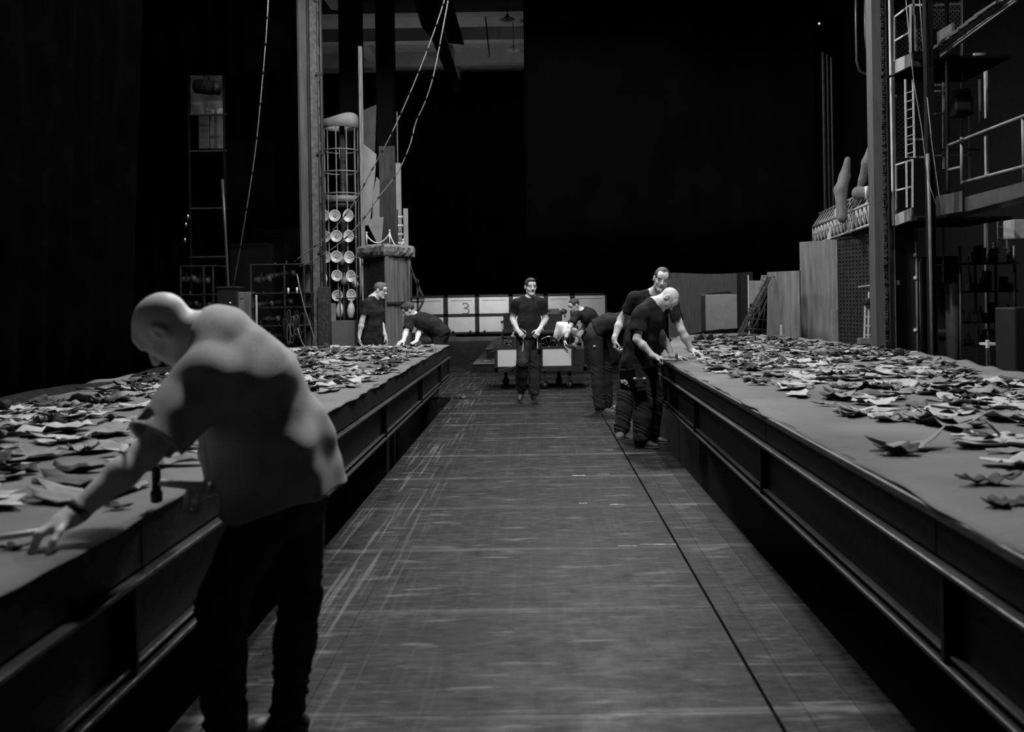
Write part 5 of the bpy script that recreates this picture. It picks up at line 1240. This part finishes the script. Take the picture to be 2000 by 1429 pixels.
# lattice frames leaning
r = E('ladder_frame', 1480, 650, 17.2, 'stack of dark ladder frames leaning between the pilaster and the flats', 'frame')
for k, (x0, x1) in enumerate(((1506, 1446), (1512, 1456), (1520, 1466), (1500, 1440))):
    b = MB(); b.bar(at(x0, 540, 17.2 + .05 * k), at(x1, 655, 17.2 + .05 * k), .03, .05, up=(0, 1, 0)); b.build('rail', DWOOD, r)
for x0, x1, y0 in ((1460, 1505, 603), (1458, 1503, 622), (1456, 1501, 641)): b = MB(); b.tube([at(x0, y0, 17.1), at(x1, y0 + 3, 17.1)], .009, 6); b.build('rung', DARKM, r)
for x0 in (1464, 1474, 1484, 1494, 1504): b = MB(); b.tube([at(x0, 600, 17.1), at(x0 - 6, 652, 17.1)], .008, 6); b.build('rod', DARKM, r)
pb('frame_post', 1461, 537, 1463.5, 600, 17.6, .03, PALEM, label='thin pale upright left of the ladder frames', cat='post', z0=0)
sheetpoly('grey_board', 'grey board propped behind the ladder frames', [(1463, 548), (1488, 548), (1478, 592), (1463, 594)], 17.7, .03, mat('pale_board'), 'board')
sheetpoly('timber_plank', 'spotted pale plank leaning behind the ladder frames', [(1488, 537), (1499, 537), (1482, 600), (1474, 600)], 17.5, .04, mat('spotted_plank', .22, .7, .8, 25), 'plank')
# pale square box on a trolley
Yx = 29.0; r = E('padded_box', 1409, 655, Yx, 'plain pale square box on castors in front of the rear timber wall', 'box')
a, c = at(1378, 610, Yx).x, at(1440, 610, Yx).x; zlo, zhi = at(1409, 648, Yx).z, at(1409, 575, Yx).z
b = MB(); b.box(a, c, Yx, Yx + .8, zlo, zhi); b.build('shell', mat('pale_box_fabric', .33, .8, .1, 4, .2, 8), r, bevel=.02)
b = MB(); b.box(a + .05, c - .05, Yx + .03, Yx + .77, zlo - .10, zlo); b.build('pallet', DWOOD, r)
for x in (a + .12, c - .12):
    for y in (.1, .7): b = MB(); b.box(x - .06, x + .06, Yx + y - .05, Yx + y + .05, 0, zlo - .10); b.build('leg', DARKM, r)
b = MB(); 
for i in range(7): b.bar((a + .1 + i * .1, Yx + .2, zhi + .02 + .01 * i), (a + .45 + i * .06, Yx + .4, zhi + .05), .05, .03)
o = b.build('loose_strips', RUBBER); tag(o, 'few dark strips lying on top of the pale square box', 'strips')
heap('dark_rubble', 'low heap of dark crumpled cloth on the floor below the pale square box', (at(1409, 0, 24).x, 22.5, 0), (2.6, 1.4, 1), mat('dark_crumpled_cloth'), 11, 'cloth', h=.62)
# perforated screen: a real plate with square holes
def perf(x0, x1, y0, y1, Y0, Y1, nx, nz, label):
    A = at(x0, y1, Y0); B = at(x1, y1, Y1); zt_ = at(x0, y0, Y0).z; d = Vector((B.x - A.x, B.y - A.y, 0)); L_ = d.length; d.normalize(); nrm = Vector((d.y, -d.x, 0)); b = MB()
    xs_ = []; 
    for i in range(nx): xs_ += [L_ * (i + .28) / nx, L_ * (i + .72) / nx]
    xs_ = [0] + xs_ + [L_]; H_ = zt_; zs_ = [0]
    for j in range(nz): zs_ += [.4 + (H_ - .5) * (j + .25) / nz, .4 + (H_ - .5) * (j + .70) / nz]
    zs_ += [H_]
    def P(x, z, o): p = Vector((A.x, A.y, 0)) + d * x + nrm * o; return (p.x, p.y, z)
    for i in range(len(xs_) - 1):
        for j in range(len(zs_) - 1):
            if i % 2 and j % 2: continue
            q = [P(xs_[i], zs_[j], 0), P(xs_[i + 1], zs_[j], 0), P(xs_[i + 1], zs_[j + 1], 0), P(xs_[i], zs_[j + 1], 0)]; q2 = [P(xs_[i], zs_[j], -.01), P(xs_[i + 1], zs_[j], -.01), P(xs_[i + 1], zs_[j + 1], -.01), P(xs_[i], zs_[j + 1], -.01)]
            b.add(q + q2, [(0, 1, 2, 3), (7, 6, 5, 4), (0, 4, 5, 1), (1, 5, 6, 2), (2, 6, 7, 3), (3, 7, 4, 0)])
    r = empty('perforated_screen', (A.x, A.y, 0), label=label, cat='screen'); b.build('sheet', mat('dark_perforated_steel', .028, .5, .35, 6, .2, 30), r)
    b = MB(); b.bar(P(0, 0, 0), P(0, H_, 0), .03); b.bar(P(L_, 0, 0), P(L_, H_, 0), .03); b.bar(P(0, H_, 0), P(L_, H_, 0), .03); b.build('frame', DARKM, r)
perf(1640, 1706, 466, 672, 16.4, 15.4, 10, 30, 'tall dark perforated metal screen between the plywood flats and the right column')
b = MB()
# lattice truss lying on top of the screens
A = at(1588, 480, 18.2); B = at(1714, 436, 14.6); up = Vector((0, 0, 1)); sw = Vector((.25, .45, 0))
r = empty('lattice_truss', A, label='pale lattice truss lying across the tops of the flats and the perforated screen', cat='truss')
C1, C2 = A + up * .02, B + up * .02; hh = .62; D1, D2 = A + up * hh * .55, B + up * hh * .55; F1, F2 = A + sw + up * hh, B + sw + up * hh
TR = mat('pale_truss', .34, .45, .25, 15)
for p, q in ((C1, C2), (D1, D2), (F1, F2)): b = MB(); b.tube([p, q], .022, 8); b.build('chord', TR, r)
b = MB(); N_ = 18
for i in range(N_):
    t0, t1 = i / N_, (i + 1) / N_; L3 = lambda P_, Q_, t: P_ + (Q_ - P_) * t
    b.tube([L3(C1, C2, t0), L3(D1, D2, t1)], .010, 6); b.tube([L3(D1, D2, t0), L3(C1, C2, t1)], .010, 6); b.tube([L3(D1, D2, t0), L3(F1, F2, t1)], .010, 6); b.tube([L3(D1, D2, t0), L3(C1, C2, t0)], .010, 6)
    b.tube([L3(C1, C2, t0), L3(F1, F2, t1)], .008, 6)
b.build('lattice', TR, r)
for t in (.30, .62): b = MB(); p = A + (B - A) * t; b.bar(p + Vector((-.03, -.06, .0)), p + Vector((.16, -.04, .62)), .07, .02, up=(0, 1, 0)); b.build('clamp_plate', WHITE, r)
# padded props lying on the truss
LIMB = mat('grey_stockinette', .13, .9, .25, 30, .3, 80)
def limb(pts, rs_, label):
    pr = []
    for (a_, b_, ra, rb) in zip(pts[:-1], pts[1:], rs_[:-1], rs_[1:]): pr.append(cap(a_, b_, ra, rb, .05))
    o = sdf_mesh(pr, .014, 'padded_limb', LIMB, None, wr=lambda Pt: wrinkle(Pt, 4, .006, .5)); tag(o, label, 'prop'); return o
limb([at(1656, 312, 15.9), at(1650, 345, 15.9), at(1642, 372, 15.8), at(1645, 425, 15.7)], [.055, .085, .10, .085], 'upright grey padded limb standing on the truss, leftmost of the three')
limb([at(1706, 282, 15.6), at(1694, 318, 15.6), at(1684, 352, 15.7), at(1670, 402, 15.8)], [.07, .08, .06, .045], 'grey padded limb slanting from the right column down to the truss')
limb([at(1678, 377, 15.4), at(1700, 377, 15.3), at(1722, 372, 15.2)], [.11, .095, .10], 'short thick padded limb lying across behind the right column')
b = MB(); c = at(1694, 377, 15.33); b.lathe([(.101, -.04), (.108, -.035), (.108, .035), (.101, .04)], c, (1, -.3, 0), 24); o = b.build('bandage_wrap', PALEM); tag(o, 'pale bandage wrapped round the short thick padded limb', 'bandage')
# white step ladder with gear beside the right column
r = E('trolley_ladder', 1700, 660, 14.9, 'pale metal ladder with hanging gear left of the right column foot', 'ladder')
for a_, c_ in (((1697, 570), (1692, 672)), ((1706, 560), (1708, 680)), ((1690, 590), (1684, 668))): b = MB(); q_ = at(*c_, 14.9); q_.z = 0; b.bar(at(*a_, 14.9), q_, .018, .03, up=(0, 1, 0)); b.build('stile', PALEM, r)
for y in (555, 600, 618, 636, 654): b = MB(); b.bar(at(1676 if y == 555 else 1690, y + (5 if y == 555 else 0), 14.9), at(1710, y, 14.9), .014, .02); b.build('rung', PALEM, r)
pb('white_card', 1705, 525, 1711, 557, 14.88, .02, WHITE, r); pb('gear_bag', 1690, 582, 1706, 596, 14.8, .12, RUBBER, r, bev=.03); pb('paper_pad', 1703, 633, 1710, 650, 14.85, .03, WHITE, r); pb('tool_tray', 1680, 660, 1706, 672, 14.8, .15, GREYM, r)
# ---- stair tower
def tubes(b, lst, Y, r_=.02):
    for (x0, y0, x1, y1) in lst: b.tube([at(x0, y0, Y), at(x1, y1, Y)], r_, 8)
YA, YB = 15.0, 16.2
rt = E('stair_tower', 1840, 400, 15.6, 'steel stair and gallery tower with pale posts and mesh behind the right column', 'tower')
MESHM = DARKM
pb('corner_post', 1739, -20, 1747, 145, YA + .1, .08, PALEM, rt, bev=.004, z1=7.0); pb('corner_post', 1743, 150, 1750, 440, YA + .1, .08, PALEM, rt)
pb('rear_post', 1925, 110, 1930, 230, YB, .07, PALEM, rt); pb('rear_post', 1926, 265, 1931, 345, YB, .07, PALEM, rt); pb('rear_post', 1926, 425, 1931, 620, YB, .07, GREYM, rt, z0=0)
for nm, y0, yr in (('upper', 103, 10), ('lower', 405, 320)):
    pts = [at(1748, y0 + 18, YA), at(1781, y0, YB), at(1781, y0 + 22, YB), at(1748, y0 + 44, YA)]
    h_ = 36 if nm == 'lower' else 40
    b = MB(); b.prism([at(1748, y0 + 14, YA), at(1780, y0, YA - .9), at(1780, y0 + 24, YA - .9), at(1748, y0 + h_, YA)], (.04, .04, 0)); b.build('kick_plate', mat('pale_grey_metal', .34, .5, .15, 6), rt)
    b = MB(); b.prism([at(1780, y0 + 16, YA - .9), at(1905 if nm == 'upper' else 1898, y0 + 18, YB - .6), at(1905 if nm == 'upper' else 1898, y0 + 25, YB - .6), at(1780, y0 + 26, YA - .9)], (0, .05, 0)); b.build('floor_edge', GREYM, rt)
    b = MB(); P = [at(1748, y0 + h_, YA), at(1780, y0 + 25, YA - .9)]
    x0_, x1_ = P[0].x, at(1905, y0, YB - .6).x; zf = P[0].z; b.box(x0_ + .04, x1_ - .1, YA - .8, YB - .4, zf + .02, zf + .06); b.build('gallery_floor', mat('near_black'), rt)
# upper rail
for (x0, y0, x1, y1) in ((1748, 33, 1748, 120), (1778, 10, 1778, 103), (1748, 33, 1778, 10), (1748, 80, 1778, 62), (1778, 10, 1815, 10), (1784, -10, 1784, 30), (1786, 30, 1788, 100)):
    b = MB(); b.bar(at(x0, y0, YA - .02 if x0 < 1760 else YA - .88), at(x1, y1, YA - .02 if x1 < 1760 else YA - .88), .025); b.build('rail', PALEM if x0 < 1783 else GREYM, rt)
for (x0, y0, x1, y1) in ((1750, 322, 1782, 312), (1782, 312, 1782, 405), (1750, 372, 1782, 364), (1751, 322, 1751, 410), (1770, 314, 1771, 405)):
    b = MB(); b.bar(at(x0, y0, YA - .02 if x0 < 1760 else YA - .88), at(x1, y1, YA - .02 if x1 < 1760 else YA - .88), .022); b.build('rail', PALEM, rt)
# ladder
for x0, x1 in ((1768, 1770), (1783, 1786)): b = MB(); b.bar(at(x0, 155, YA - .3), at(x1, 308, YA - .3), .022); b.build('ladder_stile', PALEM, rt)
for k in range(8): y = 180 + k * 17; b = MB(); b.bar(at(1769, y + 2, YA - .3), at(1785, y - 3, YA - .3), .014); b.build('ladder_rung', PALEM, rt)
for y0, x0, x1 in ((187, 1750, 1768), (272, 1748, 1812), (307, 1770, 1812)): b = MB(); b.bar(at(x0, y0, YA + .2), at(x1, y0, YA + .2), .03); b.build('cross_member', GREYM, rt)
# expanded-metal mesh panels: crossing wires
def meshpanel(x0, y0, x1, y1, Y):
    b = MB(); a, c_ = at(x0, y0, Y), at(x1, y1, Y); W2, H2 = c_.x - a.x, a.z - c_.z; st = .075; k = -int(H2 / st) - 1
    while k * st < W2:
        for sg in (1, -1):
            # line x = k*st + t, z = t (or mirrored)
            t0 = max(0, -k * st); t1 = min(H2, W2 - k * st)
            if t1 > t0:
                xA, xB = k * st + t0, k * st + t1
                if sg < 0: xA, xB = W2 - xA, W2 - xB
                b.bar((a.x + xA, Y, c_.z + t0), (a.x + xB, Y, c_.z + t1), .007, .004, up=(0, 1, 0))
        k += 1
    b.build('mesh_panel', mat('mesh_wire', .12, .5), rt)
meshpanel(1751, 190, 1768, 270, YA + .25); meshpanel(1751, 276, 1768, 330, YA + .25); meshpanel(1750, 40, 1777, 112, YA + .3); meshpanel(1788, 58, 1812, 100, YA + .3); meshpanel(1788, 5, 1880, 55, YA + 1.2); meshpanel(1826, 180, 1842, 210, YA + 1.0)
for (x0, y0, x1, y1, v) in ((1828, 10, 1878, 8, 1), (1788, 57, 1813, 57, 1), (1828, 20, 1880, 22, 0), (1828, 292, 1912, 292, 0), (1826, 304, 1905, 302, 1), (1842, 105, 1843, 330, 1), (1878, -10, 1878, 350, 0), (1893, 225, 1894, 350, 1), (1913, 155, 1914, 240, 1)):
    b = MB(); b.bar(at(x0, y0, YB + .4), at(x1, y1, YB + .4), .028); b.build('rear_tube', GREYM if v else STEEL, rt)
for y in (166, 178, 222): b = MB(); b.bar(at(1826, y, YB + .3), at(1842, y, YB + .3), .03); b.build('rear_tube', GREYM, rt)
# big dark front post and thin pole
pb('dark_front_post', 1813, -20, 1827, 705, 13.4, .12, mat('near_black_steel', .005, .8, spec=.1), label='heavy dark upright post in front of the stair tower', cat='post', z0=0, z1=6.4)
b = MB(); b.tube([at(1849, -10, 13.9), at(1851, 420, 13.9)], .03, 10); o = b.build('dark_pole', mat('dim_pipe')); tag(o, 'dark vertical pole right of the heavy front post', 'pole')
b = MB(); b.tube([at(1812, 300, 13.3), at(1816, 430, 13.3), (at(1821, 700, 13.3).x, 13.3, 0)], .022, 10); o = b.build('thin_pole', GREYM); tag(o, 'thin lit pole standing in front of the heavy dark post', 'pole')
for (p, lab) in (([(1768, -20), (1776, 80), (1785, 160), (1800, 250), (1812, 350), (1835, 420)], 'slack wire falling across the stair tower, left one'), ([(1795, -20), (1803, 100)], 'short slack wire hanging over the upper gallery'), ([(1811, 190), (1820, 280), (1834, 380), (1845, 425)], 'slack wire falling across the stair tower, right one')):
    b = MB(); b.tube([at(x, y, 13.2) for x, y in p], .006, 6); o = b.build('slack_wire', mat('pale_cable')); tag(o, lab, 'wire')
# gallery bridge on the far right and slanting stair above
rg = E('gallery_bridge', 1930, 390, 12.5, 'dark gallery bridge with pipe rails running in from the right edge', 'bridge')
b = MB(); b.prism([at(1833, 398, 14.2), at(2010, 352, 11.0), at(2010, 378, 11.0), at(1833, 424, 14.2)], (.05, .05, 0)); b.build('side_plate', mat('dim_steel_plate', .05, .5, .2, 6), rg)
b = MB(); b.prism([at(1833, 424, 14.2), at(2010, 378, 11.0), at(2010, 381, 11.0), at(1833, 427, 14.2)], (.3, .3, 0)); b.build('lower_flange', STEEL, rg)
b = MB(); b.prism([at(1828, 384, 14.1), at(1882, 373, 13.1), at(1882, 413, 13.1), at(1828, 422, 14.1)], (-.03, -.03, 0)); b.build('cover_plate', mat('dim_steel_plate'), rg)
for (x0, y0, x1, y1) in ((1851, 284, 2010, 222), (1851, 376, 1851, 284), (1878, 360, 1878, 268), (1880, 356, 2010, 322), (1851, 332, 1878, 326), (1998, 225, 2000, 355)):
    Yf = lambda x: 14.2 - (x - 1833) / 177 * 3.2
    b = MB(); b.tube([at(x0, y0, Yf(x0)), at(x1, y1, Yf(x1))], .02, 8); b.build('rail', GREYM, rg)
rs2 = E('stair_flight', 1920, 40, 12.5, 'slanting stair flight with stringers in the top right corner', 'stairs')
for k, (dy, m_) in enumerate(((0, STEEL), (8, DARKM), (-9, DARKM), (14, DARKM))):
    b = MB(); b.bar(at(1838, 96 + dy, 13.6), at(1985, -12 + dy, 11.6), .10 if k == 0 else .03, .04, up=(0, 1, 0)); b.build('stringer', m_, rs2)
b = MB(); b.prism([at(1834, 60, 13.6), at(1864, 42, 13.3), at(1866, 76, 13.3), at(1836, 96, 13.6)], (0, .08, 0)); b.build('end_plate', STEEL, rs2)
for k in range(7): t = k / 7; p = at(1850 + 130 * t, 88 - 96 * t, 13.4 - 1.8 * t); b = MB(); b.box(p.x - .1, p.x + .1, p.y, p.y + .6, p.z, p.z + .03); b.build('tread', DARKM, rs2)
pb('bright_bracket', 1903, 103, 1926, 127, 15.4, .05, PALEM, label='small bright bracket at the end of the upper gallery floor', cat='bracket')
r = E('floodlight', 1883, 205, 15.0, 'black box floodlight hanging in front of the tower mesh', 'lantern')
pb('housing', 1866, 188, 1902, 224, 15.0, .3, RUBBER, r, bev=.02); pb('hood', 1870, 172, 1898, 189, 15.1, .2, mat('dim_strip'), r, bev=.03); b = MB(); b.tube([at(1880, -10, 15.2), at(1880, 174, 15.2)], .012, 6); b.build('hanger', STEEL, r)
# lower right: dark cabinets, conduit and board
Yq = 15.2
r = E('tall_locker', 1768, 660, Yq, 'tall black locker with a small white label below the lower gallery', 'locker')
pb('body', 1750, 440, 1788, 700, Yq, .5, mat('matt_cabinet'), r, z0=0); pb('label_plate', 1752, 547, 1757.5, 556, Yq - .01, .01, WHITE, r, bev=0); pb('door_edge', 1749, 440, 1750.2, 700, Yq - .01, .02, GREYM, r, z0=0)
b = MB(); b.tube([at(1789, 438, Yq), (at(1790, 600, Yq).x, Yq, 0)], .018, 8); o = b.build('conduit_pipe', GREYM); tag(o, 'thin conduit running down beside the tall black locker', 'pipe')
for y in (498, 543, 645): b = MB(); b.sphere(at(1788, y, Yq - .01), .035, 10); o = b.build('pipe_joint', PALEM); tag(o, 'round joint on the conduit beside the tall black locker', 'joint', 'joints on the locker conduit')
r = E('wall_board', 1830, 560, 15.9, 'grey board with lighter patches behind the heavy dark post', 'board')
pb('frame_strip', 1797, 510, 1800, 650, 15.8, .03, PALEM, r, z0=.6); pb('board', 1800, 505, 1806, 650, 15.85, .03, GREYM, r, z0=.6)
pb('panel', 1806, 517, 1817, 576, 15.86, .02, mat('grey_patch', .10), r); pb('panel', 1828, 517, 1840, 576, 15.86, .02, mat('grey_patch2', .07), r); pb('backing', 1800, 500, 1868, 700, 15.95, .03, mat('matt_cabinet'), r, z0=0)
pb('lower_rail', 1829, 643, 1870, 649, 15.8, .03, mat('dim_strip'), r)
b = MB(); c = at(1861, 700, 15.6); b.lathe([(.10, 0), (.10, at(1861, 500, 15.6).z)], (c.x, 15.6, 0), (0, 0, 1), 24); o = b.build('round_duct', mat('dull_duct', .09, .35, .2, 6)); tag(o, 'vertical round duct reflecting a soft highlight right of the grey board', 'duct')
b = MB(); b.tube([at(1842, 435, 15.3), at(1842, 553, 15.3)], .018, 8); o = b.build('short_pipe', GREYM); tag(o, 'short hanging pipe below the gallery floor', 'pipe')
pb('bright_tube', 1873, 450, 1876, 478, 15.4, .03, WHITE, label='short bright tube under the gallery bridge', cat='tube', bev=.01)
pb('metal_shelf_box', 1980, 428, 2010, 466, 13.0, .3, mat('pale_grey_metal'), label='pale metal box under the gallery bridge at the right edge', cat='box', bev=.01)
r = E('small_ladder', 1959, 490, 15.5, 'short pale ladder hanging under the gallery bridge', 'ladder')
for x in (1949, 1966): pb('stile', x, 432, x + 3, 495, 15.5, .03, GREYM, r)
for y in (442, 463, 483): pb('rung', 1949, y, 1969, y + 3, 15.48, .03, GREYM, r)
r = E('equipment_shelving', 1900, 640, 15.8, 'dark shelving packed with dim gear at the lower right', 'shelving')
for x in (1876, 1905, 1945, 1982): pb('upright', x, 480, x + 4, 715, 15.6, .05, DARKM, r, z0=0)
for y in (512, 568, 628, 672): pb('shelf', 1874, y, 1990, y + 3, 15.6, .5, mat('near_black'), r)
rr = random.Random(12)
for i in range(34):
    x = rr.uniform(1878, 1978); y = rr.choice((512, 568, 628, 672)); h_ = rr.uniform(14, 40); w_ = rr.uniform(5, 13)
    c = at(x, y, 15.65); k = h_ / FPX * 15.6; w2 = w_ / FPX * 15.6 / 2; b = MB()
    if i % 2: b.lathe([(w2, 0), (w2, k * .7), (w2 * .5, k * .8), (w2 * .4, k)], c, (0, 0, 1), 12)
    else: b.box(c.x - w2, c.x + w2, c.y, c.y + .15, c.z, c.z + k)
    o = b.build('stored_item', [RUBBER, DARKM, mat('near_black'), STEEL][(0, 1, 2, 0, 1, 2, 3)[i % 7]], bevel=.004, origin=tuple(c)); tag(o, 'small piece of dim gear stored on the dark shelving at the lower right', 'gear', 'gear stored on the dark shelving')
for (x, y0, y1) in ((1875, 480, 700), (1892, 500, 560), (1980, 480, 600)): b = MB(); b.tube([at(x, y0, 15.3), at(x + 1, y1, 15.3)], .016, 8); o = b.build('upright_tube', GREYM); tag(o, 'dull upright tube in front of the dark shelving', 'tube', 'upright tubes before the shelving')
r = E('low_table', 1945, 690, 12.8, 'small dark stand with a bright front rail past the platform corner', 'stand')
pb('top_rail', 1932, 670, 1955, 675, 12.8, .3, PALEM, r); 
for x in (1933, 1951): pb('leg', x, 674, x + 3, 730, 12.85, .04, DARKM, r, z0=0)
pb('bright_block', 1928, 664, 1933, 680, 12.7, .05, PALEM, r)
pb('dark_case', 1982, 600, 2030, 760, 11.6, .5, mat('matt_cabinet'), label='tall dark case cut by the right edge of the picture', cat='case', z0=0, bev=.02)
pb('white_batten', 1768, 686, 1793, 690, 10.6, .05, WHITE, label='short white batten on the far edge of the right platform', cat='batten', z0=Z_TOP + .01)
pb('curled_piece', 1750, 680, 1770, 702, 10.0, .12, mat('black_scrap'), label='dark curled piece by the far edge of the right platform', cat='scrap', z0=Z_TOP + .01, bev=.04)
# marks and tape left on the walkway
TAPE = mat('white_tape', .5, .7, .3, 30)
def floor_mark(px0, px1, py, w_, label, group=None):
    def g(px, py): d = at(px, py, 1) - Vector((0, 0, CAM_H)); t = -CAM_H / d.z; return Vector((0, 0, CAM_H)) + d * t
    p, q = g(px0, py), g(px1, py); d = q - p; n_ = Vector((-d.y, d.x, 0)).normalized() * w_; rr_ = random.Random(px0); b = MB(); N_ = 8; up_ = [p + d * i / N_ + n_ * rr_.uniform(.2, 1) for i in range(N_ + 1)]; dn = [p + d * i / N_ - n_ * rr_.uniform(.2, 1) for i in range(N_, -1, -1)]
    b.prism([Vector((v.x, v.y, .0)) for v in up_ + dn], (0, 0, .0015)); o = b.build('tape_piece', TAPE, origin=(p.x, p.y, 0)); o['label'] = label; o['category'] = 'tape'
    if group: o['group'] = group
floor_mark(1118, 1143, 928.5, .018, 'bright scrap of tape on the walkway, farther large one'); floor_mark(1165, 1190, 926, .006, 'thin scrap of tape right of the farther large one')
floor_mark(1131, 1147, 982.5, .012, 'small square of tape on the middle of the walkway, left of a dash'); floor_mark(1190, 1219, 985, .008, 'narrow dash of tape on the middle of the walkway')
floor_mark(1207, 1243, 1066, .007, 'narrow white dash of tape on the pale joint, left one'); floor_mark(1250, 1320, 1063, .007, 'long white dash of tape on the pale joint, ending at the dark groove')
floor_mark(1182, 1198, 878.5, .006, 'tiny dash of tape nearest the feet of the bald man with the hammer')
floor_mark(768, 778, 936, .010, 'tiny white speck of tape near the left walkway edge')
b = MB(); p = at(793, 758, 12.6); b.prism([at(x, y, 11.2) for x, y in ((784, 757), (800, 754), (801, 757), (792, 761))], (0, .02, 0)); o = b.build('tape_piece', TAPE); tag(o, 'white scrap stuck on the side beam of the left platform', 'tape')
